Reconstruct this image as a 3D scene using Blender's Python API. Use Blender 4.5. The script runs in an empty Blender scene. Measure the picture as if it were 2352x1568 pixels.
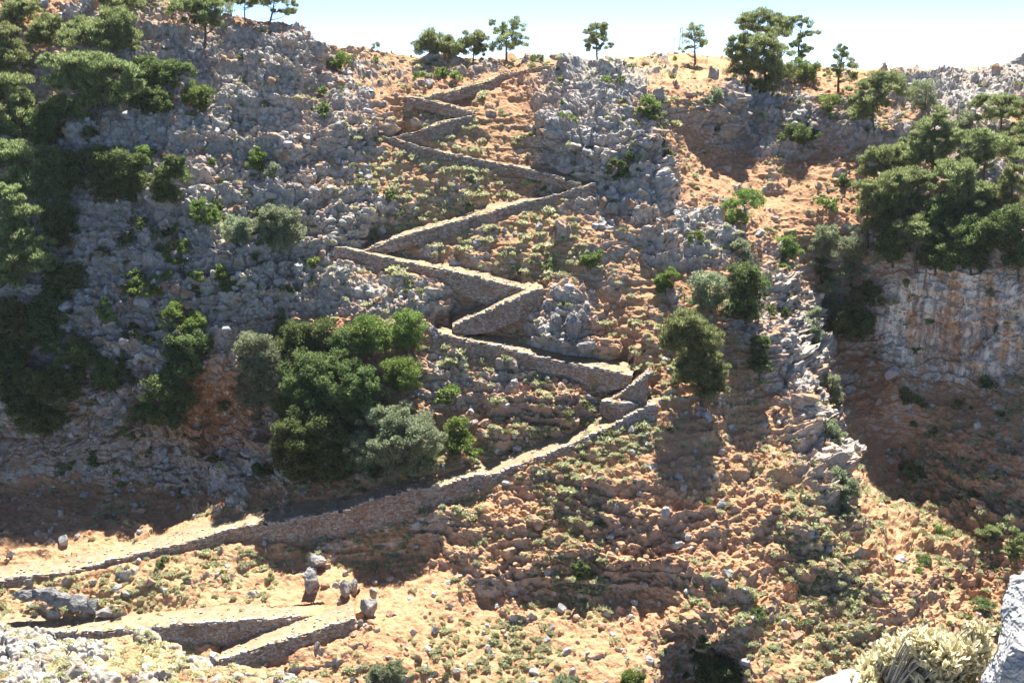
import bpy, math, random
import numpy as np
from mathutils import Vector

# ------------------------------------------------------------------ camera, light, exposure
W, H, F = 2352.0, 1568.0, 2522.0            # picture plane in photograph units
PITCH = math.radians(14.0)
SUN_ELEV, SUN_AZ = math.radians(63.0), math.radians(10.0)   # azimuth: to the right of straight ahead
scene = bpy.context.scene
C = scene.collection
cam_d = bpy.data.cameras.new('camera'); cam = bpy.data.objects.new('camera', cam_d); C.objects.link(cam)
cam_d.sensor_width = 36.0; cam_d.lens = 36.0 * F / W; cam_d.clip_start = 0.1; cam_d.clip_end = 6000
cam.location = (0, 0, 0); cam.rotation_euler = (math.pi / 2 - PITCH, 0, 0)
scene.camera = cam
world = bpy.data.worlds.new('World'); scene.world = world; world.use_nodes = True
wn = world.node_tree; wn.nodes.clear()
sky = wn.nodes.new('ShaderNodeTexSky'); sky.sky_type = 'NISHITA'; sky.sun_disc = False
sky.sun_elevation = SUN_ELEV; sky.sun_rotation = SUN_AZ
sky.air_density = 0.4; sky.dust_density = 0.0; sky.ozone_density = 3.0; sky.altitude = 2000
bgn = wn.nodes.new('ShaderNodeBackground'); bgn.inputs['Strength'].default_value = 0.084
won = wn.nodes.new('ShaderNodeOutputWorld')
wn.links.new(sky.outputs[0], bgn.inputs[0]); wn.links.new(bgn.outputs[0], won.inputs[0])
sun_d = bpy.data.lights.new('sun', 'SUN'); sun_o = bpy.data.objects.new('sun', sun_d); C.objects.link(sun_o)
sun_d.energy = 5.0; sun_d.angle = math.radians(0.5); sun_d.color = (1.0, 0.965, 0.91)
sdir = Vector((math.sin(SUN_AZ) * math.cos(SUN_ELEV), math.cos(SUN_AZ) * math.cos(SUN_ELEV), math.sin(SUN_ELEV)))
sun_o.rotation_euler = sdir.to_track_quat('Z', 'Y').to_euler(); sun_o.location = (60, 100, 150)
scene.view_settings.view_transform = 'Standard'; scene.view_settings.look = 'None'
scene.view_settings.gamma = 1.0; scene.view_settings.exposure = 1.82
scene.cycles.max_bounces = 6; scene.cycles.diffuse_bounces = 3; scene.cycles.transparent_max_bounces = 4
scene.cycles.use_denoising = True

rng = np.random.default_rng(11)

# ------------------------------------------------------------------ helpers
def rays(u, v):
    u = np.asarray(u, float); v = np.asarray(v, float)
    x = (u - W / 2) / F; y = -(v - H / 2) / F
    cp, sp = math.cos(PITCH), math.sin(PITCH)
    return np.stack([x, cp + y * sp, -sp + y * cp], -1)

def pts(u, v, d):
    r = rays(u, v)
    return r * (np.asarray(d, float) / r[..., 1])[..., None]

def hash01(ix, iy, iz, seed):
    h = (ix.astype(np.uint32) * np.uint32(374761393) + iy.astype(np.uint32) * np.uint32(668265263)
         + iz.astype(np.uint32) * np.uint32(2246822519) + np.uint32((seed * 3266489917) & 0xffffffff))
    h ^= h >> np.uint32(13); h *= np.uint32(1274126177); h ^= h >> np.uint32(16)
    h *= np.uint32(2654435761); h ^= h >> np.uint32(15)
    return h.astype(np.float32) * np.float32(1.0 / 4294967296.0)

def vnoise(p, freq, seed=0):
    q = p * np.asarray(freq, np.float32)
    f = np.floor(q); i = f.astype(np.int64); t = (q - f).astype(np.float32); t = t * t * (3 - 2 * t)
    out = 0
    for dx in (0, 1):
        wx = t[:, 0] if dx else 1 - t[:, 0]
        for dy in (0, 1):
            wy = t[:, 1] if dy else 1 - t[:, 1]
            for dz in (0, 1):
                wz = t[:, 2] if dz else 1 - t[:, 2]
                out = out + wx * wy * wz * hash01(i[:, 0] + dx, i[:, 1] + dy, i[:, 2] + dz, seed)
    return out

def fbm(p, freq, octs=4, seed=0, gain=0.5):
    a, s, o = 1.0, 0.0, 0
    fr = np.asarray(freq, np.float32)
    for k in range(octs):
        o = o + a * vnoise(p, fr * (2.03 ** k), seed + 17 * k); s += a; a *= gain
    return o / s - 0.5

def boulders(p, cell, seed, dens):
    """height of rounded stones half sunk in the surface"""
    q = p / cell
    b = np.floor(q - 0.5).astype(np.int64)
    best = np.zeros(len(p), np.float32)
    for dx in (0, 1):
        for dy in (0, 1):
            for dz in (0, 1):
                ix, iy, iz = b[:, 0] + dx, b[:, 1] + dy, b[:, 2] + dz
                h = [hash01(ix, iy, iz, seed + k) for k in range(5)]
                cx = ix + .25 + .5 * h[0]; cy = iy + .25 + .5 * h[1]; cz = iz + .25 + .5 * h[2]
                rr = .18 + .30 * h[3] * h[3] + .1 * h[3]
                ca = np.cos(h[0] * 6.28); sa = np.sin(h[0] * 6.28)
                x0 = q[:, 0] - cx; y0 = q[:, 1] - cy; z0 = (q[:, 2] - cz) * (1 + .5 * h[1])
                x1 = np.abs(x0 * ca - y0 * sa + .3 * z0); y1 = np.abs(x0 * sa + y0 * ca); z1 = np.abs(z0 - .3 * x0)
                d1 = .5 * np.maximum(np.maximum(np.maximum(x1, y1), z1), .62 * (x1 + y1 + z1)) + .5 * np.sqrt(x0 * x0 + y0 * y0 + z0 * z0)
                bump = np.where(h[4] < dens, np.minimum(np.maximum(rr - d1, 0) * 1.5, rr * (.5 + .4 * h[2])), 0)
                best = np.maximum(best, bump)
    return best * cell

def facets(p, cell, seed):
    """per-block offset and distance to the crack"""
    q = p / cell
    b = np.floor(q - 0.5).astype(np.int64)
    f1 = np.full(len(p), 9., np.float32); f2 = f1.copy(); hid = np.zeros(len(p), np.float32)
    for dx in (0, 1):
        for dy in (0, 1):
            for dz in (0, 1):
                ix, iy, iz = b[:, 0] + dx, b[:, 1] + dy, b[:, 2] + dz
                cx = ix + .2 + .6 * hash01(ix, iy, iz, seed); cy = iy + .2 + .6 * hash01(ix, iy, iz, seed + 1)
                cz = iz + .2 + .6 * hash01(ix, iy, iz, seed + 2)
                d = np.sqrt((q[:, 0] - cx) ** 2 + (q[:, 1] - cy) ** 2 + (q[:, 2] - cz) ** 2).astype(np.float32)
                nearer = d < f1
                f2 = np.where(nearer, f1, np.minimum(f2, d))
                hid = np.where(nearer, hash01(ix, iy, iz, seed + 3), hid)
                f1 = np.where(nearer, d, f1)
    return hid, f2 - f1

def sstep(a, b, x):
    t = np.clip((x - a) / (b - a), 0, 1)
    return t * t * (3 - 2 * t)

def mesh_obj(name, verts, faces, mat, parent=None, smooth=False, attrs=None, link=True):
    """faces: (n,k) int array, all of one size"""
    verts = np.asarray(verts, np.float32); faces = np.asarray(faces, np.int32)
    me = bpy.data.meshes.new(name)
    n, k = faces.shape
    me.vertices.add(len(verts)); me.vertices.foreach_set('co', verts.ravel())
    me.loops.add(n * k); me.loops.foreach_set('vertex_index', faces.ravel())
    me.polygons.add(n); me.polygons.foreach_set('loop_start', np.arange(0, n * k, k, dtype=np.int32))
    me.polygons.foreach_set('use_smooth', np.full(n, smooth, bool))
    for a, val in (attrs or {}).items():
        at = me.attributes.new(a, 'FLOAT', 'POINT'); at.data.foreach_set('value', np.asarray(val, np.float32).ravel())
    me.update(calc_edges=True); me.validate()
    me.materials.append(mat)
    o = bpy.data.objects.new(name, me)
    if link: C.objects.link(o)
    if parent: o.parent = parent
    return o

def tag(o, label=None, cat=None, group=None, kind=None):
    if label: o['label'] = label
    if cat: o['category'] = cat
    if group: o['group'] = group
    if kind: o['kind'] = kind
    return o

def thing(name, loc, label, cat, group=None):
    o = bpy.data.objects.new(name, None); C.objects.link(o); o.location = loc; o.empty_display_size = .3
    return tag(o, label, cat, group)

def grid_faces(nr, nc):
    i = np.arange(nr * nc).reshape(nr, nc)
    return np.stack([i[:-1, :-1], i[1:, :-1], i[1:, 1:], i[:-1, 1:]], -1).reshape(-1, 4)

# ------------------------------------------------------------------ materials
class NT:
    def __init__(self, name):
        self.m = bpy.data.materials.new(name); self.m.use_nodes = True
        self.t = self.m.node_tree; self.t.nodes.clear()
        self.out = self.t.nodes.new('ShaderNodeOutputMaterial')
    def n(self, typ, **kw):
        nd = self.t.nodes.new(typ)
        for k, v in kw.items():
            if k in nd.inputs: self.set(nd.inputs[k], v)
            else: setattr(nd, k, v)
        return nd
    def set(self, inp, v):
        if hasattr(v, 'is_output'): self.t.links.new(v, inp)
        else: inp.default_value = v
    def math(self, op, a, b=0.0, c=None, clamp=False):
        nd = self.t.nodes.new('ShaderNodeMath'); nd.operation = op; nd.use_clamp = clamp
        self.set(nd.inputs[0], a); self.set(nd.inputs[1], b)
        if c is not None: self.set(nd.inputs[2], c)
        return nd.outputs[0]
    def ramp(self, x, a, b):
        nd = self.t.nodes.new('ShaderNodeMapRange'); nd.interpolation_type = 'SMOOTHSTEP'
        self.set(nd.inputs[0], x); nd.inputs[1].default_value = a; nd.inputs[2].default_value = b
        return nd.outputs[0]
    def mix(self, f, a, b):
        nd = self.t.nodes.new('ShaderNodeMix'); nd.data_type = 'RGBA'
        self.set(nd.inputs[0], f)
        for i, c in ((6, a), (7, b)):
            self.set(nd.inputs[i], c if hasattr(c, 'is_output') else (*c, 1))
        return nd.outputs[2]
    def noise(self, scale, detail=4, rough=.55, vec=None):
        nd = self.t.nodes.new('ShaderNodeTexNoise'); nd.inputs['Scale'].default_value = scale
        nd.inputs['Detail'].default_value = detail; nd.inputs['Roughness'].default_value = rough
        if vec is not None: self.t.links.new(vec, nd.inputs['Vector'])
        return nd.outputs['Fac']
    def attr(self, name):
        nd = self.t.nodes.new('ShaderNodeAttribute'); nd.attribute_name = name
        return nd.outputs['Fac']
    def coord(self, scale=(1, 1, 1)):
        tc = self.t.nodes.new('ShaderNodeTexCoord'); mp = self.t.nodes.new('ShaderNodeMapping')
        mp.inputs['Scale'].default_value = scale
        self.t.links.new(tc.outputs['Object'], mp.inputs['Vector'])
        return mp.outputs['Vector']
    def surface(self, color, rough=.95, normal=None):
        b = self.t.nodes.new('ShaderNodeBsdfPrincipled'); self.set(b.inputs['Base Color'], color)
        b.inputs['Roughness'].default_value = rough; b.inputs['Specular IOR Level'].default_value = .15
        if normal is not None: self.t.links.new(normal, b.inputs['Normal'])
        self.t.links.new(b.outputs[0], self.out.inputs[0]); return self.m
    def bump(self, h, strength, dist):
        b = self.t.nodes.new('ShaderNodeBump'); b.inputs['Strength'].default_value = strength
        b.inputs['Distance'].default_value = dist; self.t.links.new(h, b.inputs['Height'])
        return b.outputs['Normal']

def terrain_material():
    T = NT('hillside_rock_and_soil'); v = T.coord()
    rock, stain, cliff, grassy = T.attr('rock'), T.attr('stain'), T.attr('cliff'), T.attr('grassy')
    geo = T.n('ShaderNodeNewGeometry'); sep = T.n('ShaderNodeSeparateXYZ'); T.t.links.new(geo.outputs['Normal'], sep.inputs[0])
    nz = sep.outputs['Z']
    n1 = T.noise(.35, 6, .6, v); n2 = T.noise(1.3, 6, .65, v); n3 = T.noise(.09, 4, .55, v); n4 = T.noise(4.5, 4, .6, v)
    streak = T.noise(1.0, 5, .6, T.coord((1.1, 1.1, .09)))
    # limestone
    rc = T.mix(T.ramp(n2, .33, .66), (.25, .228, .20), (.46, .43, .385))
    rc = T.mix(T.math('MULTIPLY', T.ramp(n1, .5, .68), .55), rc, (.38, .26, .165))
    rc = T.mix(T.math('MULTIPLY', T.ramp(n4, .56, .7), .5), rc, (.13, .13, .125))
    # cliff faces with water streaks
    cc = T.mix(T.ramp(streak, .38, .58), (.36, .325, .29), (.95, .82, .67))
    cc = T.mix(T.math('MULTIPLY', T.ramp(T.noise(.7, 4, .6, T.coord((.8, .8, .13))), .48, .64), .8), cc, (.66, .38, .18))
    cc = T.mix(T.math('MULTIPLY', T.ramp(T.noise(1.6, 4, .6, T.coord((1, 1, .06))), .57, .66), .75), cc, (.12, .115, .11))
    rc = T.mix(T.ramp(cliff, .15, .75), rc, cc)
    rc = T.mix(T.math('MULTIPLY', stain, T.ramp(n2, .3, .62)), rc, (.42, .20, .085))
    # soil with dry grass
    sc = T.mix(T.ramp(n2, .3, .7), (.35, .17, .08), (.45, .27, .148))
    sc = T.mix(T.math('MULTIPLY', T.ramp(n4, .5, .66), .42), sc, (.24, .14, .085))
    sc = T.mix(T.math('MULTIPLY', T.ramp(T.noise(7.5, 3, .6, v), .58, .66), .55), sc, (.42, .37, .31))
    gr = T.math('MULTIPLY', T.math('MULTIPLY', T.ramp(T.math('ADD', T.math('MULTIPLY', n1, .6), T.math('MULTIPLY', n4, .4)), .46, .60), grassy), .75)
    sc = T.mix(gr, sc, (.44, .36, .18))
    f = T.math('ADD', rock, T.math('MULTIPLY', T.math('SUBTRACT', n2, .5), .9))
    f = T.math('ADD', f, T.math('MULTIPLY', T.math('SUBTRACT', .62, nz), .8))
    f = T.math('MAXIMUM', T.ramp(f, .32, .62), T.ramp(cliff, .35, .7))
    col = T.mix(f, sc, rc)
    hgt = T.math('ADD', T.math('MULTIPLY', n2, .7), T.math('MULTIPLY', n4, .35))
    return T.surface(col, .95, T.bump(hgt, .9, .35))

def simple_rock(name, a, b, stainc=None, scale=1.0, dist=.15):
    T = NT(name); v = T.coord()
    n1 = T.noise(1.2 * scale, 6, .65, v); n2 = T.noise(4.5 * scale, 5, .65, v)
    c = T.mix(T.ramp(n1, .35, .65), a, b)
    if stainc: c = T.mix(T.math('MULTIPLY', T.ramp(T.noise(.8 * scale, 4, .6, v), .5, .7), .7), c, stainc)
    c = T.mix(T.math('MULTIPLY', T.ramp(n2, .56, .7), .45), c, tuple(.4 * x for x in a))
    return T.surface(c, .95, T.bump(n2, .8, dist))

def wall_material():
    T = NT('dry_stone_masonry'); v = T.coord((1, 1, 1.9))
    vo = T.n('ShaderNodeTexVoronoi', Scale=2.6); T.t.links.new(v, vo.inputs['Vector'])
    ve = T.n('ShaderNodeTexVoronoi', Scale=2.6); ve.feature = 'DISTANCE_TO_EDGE'; T.t.links.new(v, ve.inputs['Vector'])
    hs = T.n('ShaderNodeSeparateColor'); T.t.links.new(vo.outputs['Color'], hs.inputs[0])
    c = T.mix(hs.outputs[0], (.38, .29, .22), (.52, .45, .385))
    c = T.mix(T.math('MULTIPLY', T.ramp(hs.outputs[1], .55, .9), .8), c, (.34, .17, .09))
    c = T.mix(T.ramp(T.noise(.3, 4, .6, T.coord()), .5, .75), c, (.30, .19, .12))
    e = T.ramp(ve.outputs['Distance'], .0, .07)
    c = T.mix(T.math('ADD', .45, T.math('MULTIPLY', e, .55)), (.12, .09, .065), c)
    return T.surface(c, .95, T.bump(T.math('ADD', e, T.noise(7, 3, .6, T.coord())), 1.0, .12))

def path_material():
    T = NT('trodden_sandy_path'); v = T.coord()
    n1 = T.noise(.9, 5, .6, v); n2 = T.noise(5, 5, .65, v)
    c = T.mix(T.ramp(n1, .3, .7), (.25, .165, .098), (.33, .235, .15))
    c = T.mix(T.math('MULTIPLY', T.ramp(n2, .5, .62), .7), c, (.20, .13, .08))
    c = T.mix(T.math('MULTIPLY', T.ramp(T.noise(2.6, 4, .7, v), .58, .66), .7), c, (.36, .32, .27))
    c = T.mix(T.math('MULTIPLY', T.ramp(T.noise(.5, 4, .6, v), .5, .64), .6), c, (.30, .28, .14))
    return T.surface(c, .95, T.bump(n2, .7, .1))

def leaf_material(name, dark, light, trans=.35, var=.55):
    T = NT(name)
    geo = T.n('ShaderNodeNewGeometry')
    r = geo.outputs['Random Per Island']
    oi = T.n('ShaderNodeObjectInfo')
    n = T.noise(.9, 3, .6, T.coord())
    k = T.math('ADD', T.math('MULTIPLY', r, var), T.math('MULTIPLY', T.ramp(n, .35, .65), 1 - var))
    c = T.mix(k, dark, light)
    hsv = T.n('ShaderNodeHueSaturation')
    T.t.links.new(c, hsv.inputs['Color'])
    T.set(hsv.inputs['Hue'], T.math('ADD', .485, T.math('MULTIPLY', oi.outputs['Random'], .03)))
    T.set(hsv.inputs['Value'], T.math('ADD', .85, T.math('MULTIPLY', oi.outputs['Random'], .3)))
    d = T.n('ShaderNodeBsdfDiffuse'); t = T.n('ShaderNodeBsdfTranslucent'); mx = T.n('ShaderNodeMixShader')
    T.t.links.new(hsv.outputs[0], d.inputs[0]); T.t.links.new(hsv.outputs[0], t.inputs[0])
    mx.inputs[0].default_value = trans
    T.t.links.new(d.outputs[0], mx.inputs[1]); T.t.links.new(t.outputs[0], mx.inputs[2])
    T.t.links.new(mx.outputs[0], T.out.inputs[0]); return T.m

M = dict(
    terrain=terrain_material(),
    wall=wall_material(), path=path_material(),
    coping=simple_rock('pale_coping_stone', (.27, .235, .20), (.42, .38, .32)),
    boulder=simple_rock('grey_limestone', (.27, .265, .255), (.46, .445, .42), (.40, .27, .17)),
    greyrock=simple_rock('mid_grey_limestone', (.17, .165, .155), (.33, .315, .29), (.34, .23, .15)),
    darkrock=simple_rock('shade_darkened_limestone', (.13, .125, .12), (.27, .26, .245)),  # dark grey stone, with shade of the ridge's front put into the colour
    redrock=simple_rock('red_brown_rock', (.26, .16, .10), (.42, .27, .17), (.40, .36, .32)),
    nearrock=simple_rock('pale_weathered_limestone', (.38, .36, .35), (.60, .57, .54), (.45, .36, .27), 5.0, .03),
    bark=simple_rock('grey_brown_bark', (.09, .065, .045), (.16, .12, .09), None, 2.0, .05),
    pine=leaf_material('pine_needles', (.085, .115, .042), (.39, .43, .19), .55),
    oak=leaf_material('dark_oak_leaves', (.045, .075, .026), (.24, .30, .115), .52),
    olive=leaf_material('grey_olive_leaves', (.13, .165, .09), (.42, .46, .28), .48),
    bright=leaf_material('bright_green_leaves', (.08, .135, .03), (.29, .37, .11), .54),
    sage=leaf_material('pale_sage_leaves', (.38, .385, .21), (.57, .55, .35), .45),
    scrub=leaf_material('dull_green_scrub', (.15, .16, .07), (.32, .32, .16), .45),
    gold=leaf_material('yellow_green_thick_leaves', (.70, .65, .36), (.90, .86, .66), .55),
    twig=simple_rock('dry_pale_twig', (.30, .26, .2), (.42, .38, .3), None, 6, .01),
    pole=simple_rock('weathered_grey_pole', (.10, .10, .10), (.2, .2, .2), None, 2, .02),
)

# ------------------------------------------------------------------ shape of the hillside
CTRL = np.array([
 # far left and the left massif (u, v, distance)
 (-250,-100,188),(-250,300,166),(-250,700,152),(-250,1100,146),(-250,1180,138),(-250,1350,122),(-250,1700,106),
 (0,-90,192),(0,150,175),(0,400,162),(0,700,152),(0,1000,147),(0,1130,145.5),(0,1165,142),(0,1200,136),(0,1240,131.5),(0,1330,125),(0,1440,118),(0,1700,106),
 (200,0,185),(200,200,172),(200,450,160.5),(200,700,151.5),(200,950,147),(200,1130,145),(200,1165,141.5),(200,1205,135),(200,1240,131.5),(200,1430,118),
 (400,0,190),(400,150,178),(400,350,166.5),(400,550,157),(400,750,149.5),(400,950,146.5),(400,1130,144),(400,1165,140),(400,1230,131.5),(400,1330,124),(400,1430,118),(400,1560,111),
 (480,850,146.5),(480,940,150.5),(480,1050,147),
 (550,40,192),(560,150,181.5),(560,350,168.5),(560,550,157.5),(560,750,151),
 (680,50,190),(700,150,181.5),(700,350,170),(700,540,161.5),(700,700,154.5),
 (640,850,149),(640,1000,144.5),(640,1140,139),(640,1175,136),(640,1240,129.5),(640,1400,119),
 (742,104,190),(765,112,200),(760,250,179),(775,400,171),(790,540,164.5),
 # zigzag slope
 (870,120,203),(870,220,187),(870,310,181),(900,450,171),(830,570,164),(850,680,156),(1000,150,200),(1000,230,187),
 (1100,265,184),(1100,400,174),(1100,520,166),(1050,640,158.5),(1000,760,151.5),(900,800,149),(850,900,144.5),(850,1060,139),
 (1000,900,145.5),(1050,1000,141.5),(1000,1105,135.5),(900,1130,134.5),(785,1150,136.5),
 (1210,150,202),(1210,250,187),(1220,350,179),
 (1300,160,195),(1300,240,183),(1300,310,174.5),(1300,400,171),(1400,140,197),(1400,180,190),(1400,280,176.5),(1400,420,170.5),
 (1500,200,188),(1500,300,175.5),(1500,400,170),(1500,480,166),
 (1370,520,163),(1250,560,163),(1300,600,160),(1400,700,154),(1300,780,149.5),(1400,860,145.5),(1490,860,143),(1500,930,140),
 (1200,940,143),(1200,860,146.5),
 (1200,132,207),(1400,126,216),(1550,122,226),(1550,170,201),(1650,190,197),
 # hollow
 (1560,280,186),(1600,400,179.5),(1700,180,205),(1700,220,201),(1700,335,197.5),(1760,375,192),(1850,335,197),(1850,210,203),
 (1950,330,195),(1950,220,203),(1930,170,213),(1800,150,229),(1700,135,236),(1750,440,186),(1850,500,180),(1900,430,184.5),(1700,470,177),
 # spur crest and its near side
 (1700,520,169.5),(1760,650,161.5),(1810,760,155),(1870,900,148),(1910,1040,141),(1950,1150,134.5),(2090,1260,129.5),(2180,1450,119.5),
 (1620,520,166.5),(1600,650,157),(1650,760,151),(1700,850,147),(1600,920,142),(1720,980,141),(1800,900,146.5),(1830,1040,139),
 (1700,1100,132),(1850,1150,130),
 # ravine beyond the spur
 (1820,630,172),(1860,760,168),(1915,900,163),(1965,1020,156),(2010,1130,147),(2130,1220,139.5),(2230,1400,127.5),(2250,1300,134.5),(2340,1450,123),
 # right massif and its pale cliff
 (2250,250,200),(2250,155,226),(2100,170,216),(2100,450,178),(2250,450,172),(2050,600,169),(2250,560,164),(2150,700,164.5),(2150,850,165),(2330,880,157),(2330,600,158.5),
 (2050,775,167),(2050,900,160),(2200,1000,152.5),(2300,1100,143.5),
 (2600,100,226),(2600,300,186),(2600,600,156),(2600,880,152),(2600,1100,141),(2600,1400,122),(2600,1700,112),
 # lower apron
 (1150,1150,131.5),(1300,1080,134),(1300,1200,128.5),(1300,1270,124.7),(1300,1390,122),(1300,1450,117),(1300,1568,110),(1300,1700,104),
 (1000,1370,121.5),(1000,1450,116),(1000,1568,109.5),(1600,1000,137),(1450,1150,128),(1600,1150,128.5),(1500,1180,127),(1550,1300,122.5),(1600,1430,115.5),
 (1615,1500,118),(1615,1568,119.5),(1490,1490,114),(1490,1568,109.8),(1740,1480,113),(1740,1568,108.5),(1800,1300,124),(1850,1400,119),(1900,1500,114),(2000,1400,119),
 (2000,1250,128),(2100,1568,110),(2000,1700,104),(850,1240,131),(850,1300,129.8),(850,1345,126),(960,1190,132.5),(960,1290,129.5),(960,1330,126),(640,1300,127),(1100,1290,126),(1100,1380,122.8),(1500,1390,120.5),(700,1450,116.5),(700,1568,109.5),(700,1700,104),(840,1400,119.5),
], float)

def tps_fit(c):
    x = c[:, :2] / 1000.0; n = len(c)
    r2 = ((x[:, None] - x[None]) ** 2).sum(-1)
    K = np.where(r2 > 0, r2 * np.log(np.maximum(r2, 1e-12)), 0) + np.eye(n) * 2e-4
    P = np.concatenate([np.ones((n, 1)), x], 1)
    A = np.zeros((n + 3, n + 3)); A[:n, :n] = K; A[:n, n:] = P; A[n:, :n] = P.T
    return x, np.linalg.solve(A, np.concatenate([c[:, 2], np.zeros(3)]))

TX, TW = tps_fit(CTRL)
GU0, GV0, GS = -300, -220, 6
gu = np.arange(GU0, 2680, GS); gv = np.arange(GV0, 1760, GS)
def tps_eval(u, v):
    q = np.stack([u, v], -1) / 1000.0
    o = TW[-3] + TW[-2] * q[..., 0] + TW[-1] * q[..., 1]
    for k in range(len(TX)):
        r2 = (q[..., 0] - TX[k, 0]) ** 2 + (q[..., 1] - TX[k, 1]) ** 2
        o = o + TW[k] * r2 * np.log(np.maximum(r2, 1e-12))
    return o
COARSE = tps_eval(*np.meshgrid(gu, gv))      # rows v, cols u
def base_depth(u, v):
    a = np.clip((np.asarray(u, float) - GU0) / GS, 0, len(gu) - 1.001); b = np.clip((np.asarray(v, float) - GV0) / GS, 0, len(gv) - 1.001)
    i = a.astype(int); j = b.astype(int); s = a - i; t = b - j
    return (COARSE[j, i] * (1 - s) * (1 - t) + COARSE[j, i + 1] * s * (1 - t) + COARSE[j + 1, i] * (1 - s) * t + COARSE[j + 1, i + 1] * s * t)

SKY = np.array([(-300,-130),(0,-95),(300,-60),(450,-14),(500,30),(560,36),(610,42),(650,42),(690,60),(720,85),(745,100),(800,108),(870,118),
 (920,122),(960,128),(1050,132),(1115,133),(1270,130),(1330,134),(1400,128),(1500,122),(1560,122),(1660,128),(1700,140),(1800,148),
 (1900,152),(1970,157),(2090,160),(2200,158),(2260,152),(2352,146),(2680,120)], float)

# flights of the zigzag path: outer top edge of the wall and foot of the wall, picture units; walk width in metres
k_ = 0.33365
def zb(x, y): return (x * k_ + 784.4, y * k_)
def zc(x, y): return (x * k_ + 784.4, y * k_ + 523.1)
def zd(x, y): return (x * k_, y * k_ + 1046.2)
def ze(x, y): return (x * k_ + 784.4, y * k_ + 1046.2)
FLIGHTS = [
 dict(top=[zb(560,690),zb(700,645),zb(900,595),zb(1050,555),zb(1100,525),zb(1250,490),zb(1440,455)],
      h=[3,7,12,16,14,10,6], w=2.0, label='uppermost reddish dry stone wall climbing right to the plateau edge'),
 dict(top=[zb(430,668),zb(600,695),zb(750,735),zb(905,778)], h=[10,10,10,5], w=1.8,
      label='short dry stone wall just below the uppermost wall, descending right'),
 dict(top=[zb(345,952),zb(500,915),zb(700,850),zb(915,800)], h=[4,15,20,9], w=3.4,
      label='dry stone wall second below the plateau that climbs to the right beside sandy path'),
 dict(top=[zb(250,940),zb(400,965),zb(500,1010),zb(650,1045),zb(800,1075),zb(990,1110),zb(1180,1150),zb(1400,1200),zb(1640,1268)],
      h=[7,12,15,16,13,7,4,4,4], w=1.8, label='long thin dry stone wall descending right to the foot of the grey crag'),
 dict(top=[zc(160,160),zc(260,120),zc(420,60),zc(620,5),zb(1000,1470),zb(1280,1395),zb(1500,1340),zb(1750,1262)],
      h=[4,9,14,17,22,9,10,20], w=4.0, label='long dry stone wall climbing right and ending at the foot of the grey crag'),
 dict(top=[zc(-60,140),zc(0,140),zc(170,178),zc(400,235),zc(700,290),zc(1000,360),zc(1200,410),zc(1320,437)],
      h=[22,26,20,13,22,42,14,4], w=3.0, label='tall dry stone wall of the middle zigzag descending right'),
 dict(top=[zc(765,690),zc(850,640),zc(1000,580),zc(1270,460),zc(1390,415)], h=[5,18,32,36,30], w=4.4,
      label='dry stone wall under the short wide flight climbing right in mid slope'),
 dict(top=[zc(640,722),zc(800,762),zc(1000,802),zc(1200,852),zc(1400,902),zc(1600,942),zc(1760,967),zc(1995,1022)],
      h=[8,18,24,18,14,10,40,8], w=4.4, label='long low dry stone wall descending right to the bastion at the bend'),
 dict(top=[zc(1865,1172),zc(1900,1160),zc(2060,1045),zc(2110,1000)], h=[4,8,44,64], w=4.2,
      label='pale bastion wall holding the short steep flight above the sharp bend'),
 dict(top=[zc(1785,1190),zc(1900,1212),zc(2062,1202)], h=[12,30,6], w=2.2,
      label='shortest dry stone wall, wedged between the two flights at the sharp bend'),
 dict(top=[zd(-160,900),zd(0,862),zd(480,800),zd(780,720),zd(1050,655),zd(1250,605),zd(1640,495),zd(2352,385),ze(300,285),ze(500,235),ze(700,210),ze(900,145),ze(1040,140),
           zc(1400,1568),zc(1700,1440),zc(1900,1350),zc(2090,1240),zc(2175,1212)],
      h=[2,3,4,8,12,16,26,60,52,44,36,26,14,8,8,10,26,34], w=3.6, label='longest dry stone wall, from the sharp bend down left past the shaded cliff foot'),
 dict(top=[zd(-160,1200),zd(0,1196),zd(100,1208),zd(430,1226),zd(900,1200),zd(1300,1160),zd(1600,1140),zd(2000,1115),zd(2215,1094)],
      h=[8,8,10,10,14,42,34,20,3], w=3.2, label='dark dry stone wall of the lowest bend, running left towards the grey outcrop'),
 dict(top=[zd(1500,1415),zd(1700,1350),zd(1900,1290),zd(2140,1215),zd(2352,1150),ze(90,1125)],
      h=[16,26,30,28,28,26], w=3.4, label='lowest dark dry stone wall climbing right to the big boulder'),
]
def resample(poly, h, step):
    p = np.array(poly, float); h = np.array(h, float)
    n = max(2, int((p[-1, 0] - p[0, 0]) / step))
    u = np.linspace(p[0, 0], p[-1, 0], n)
    return u, np.interp(u, p[:, 0], p[:, 1]), np.interp(u, p[:, 0], h)
def smooth(a, k):
    if k < 1: return a
    ker = np.hanning(2 * k + 3)[1:-1]; ker /= ker.sum()
    return np.convolve(np.pad(a, k, mode='edge'), ker, 'valid')

# terrain grid
NC, NR = 1430, 850
U = np.linspace(-290, 2660, NC)
skyv = np.interp(U, SKY[:, 0], SKY[:, 1])
g = np.linspace(0, 1, NR)[:, None]
V = skyv[None] + (1720 - skyv[None]) * g
UU = np.broadcast_to(U[None], V.shape)
D = base_depth(UU, V)
BAND = np.zeros_like(D)                     # 1 on the walk and wall, fading outwards

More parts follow.
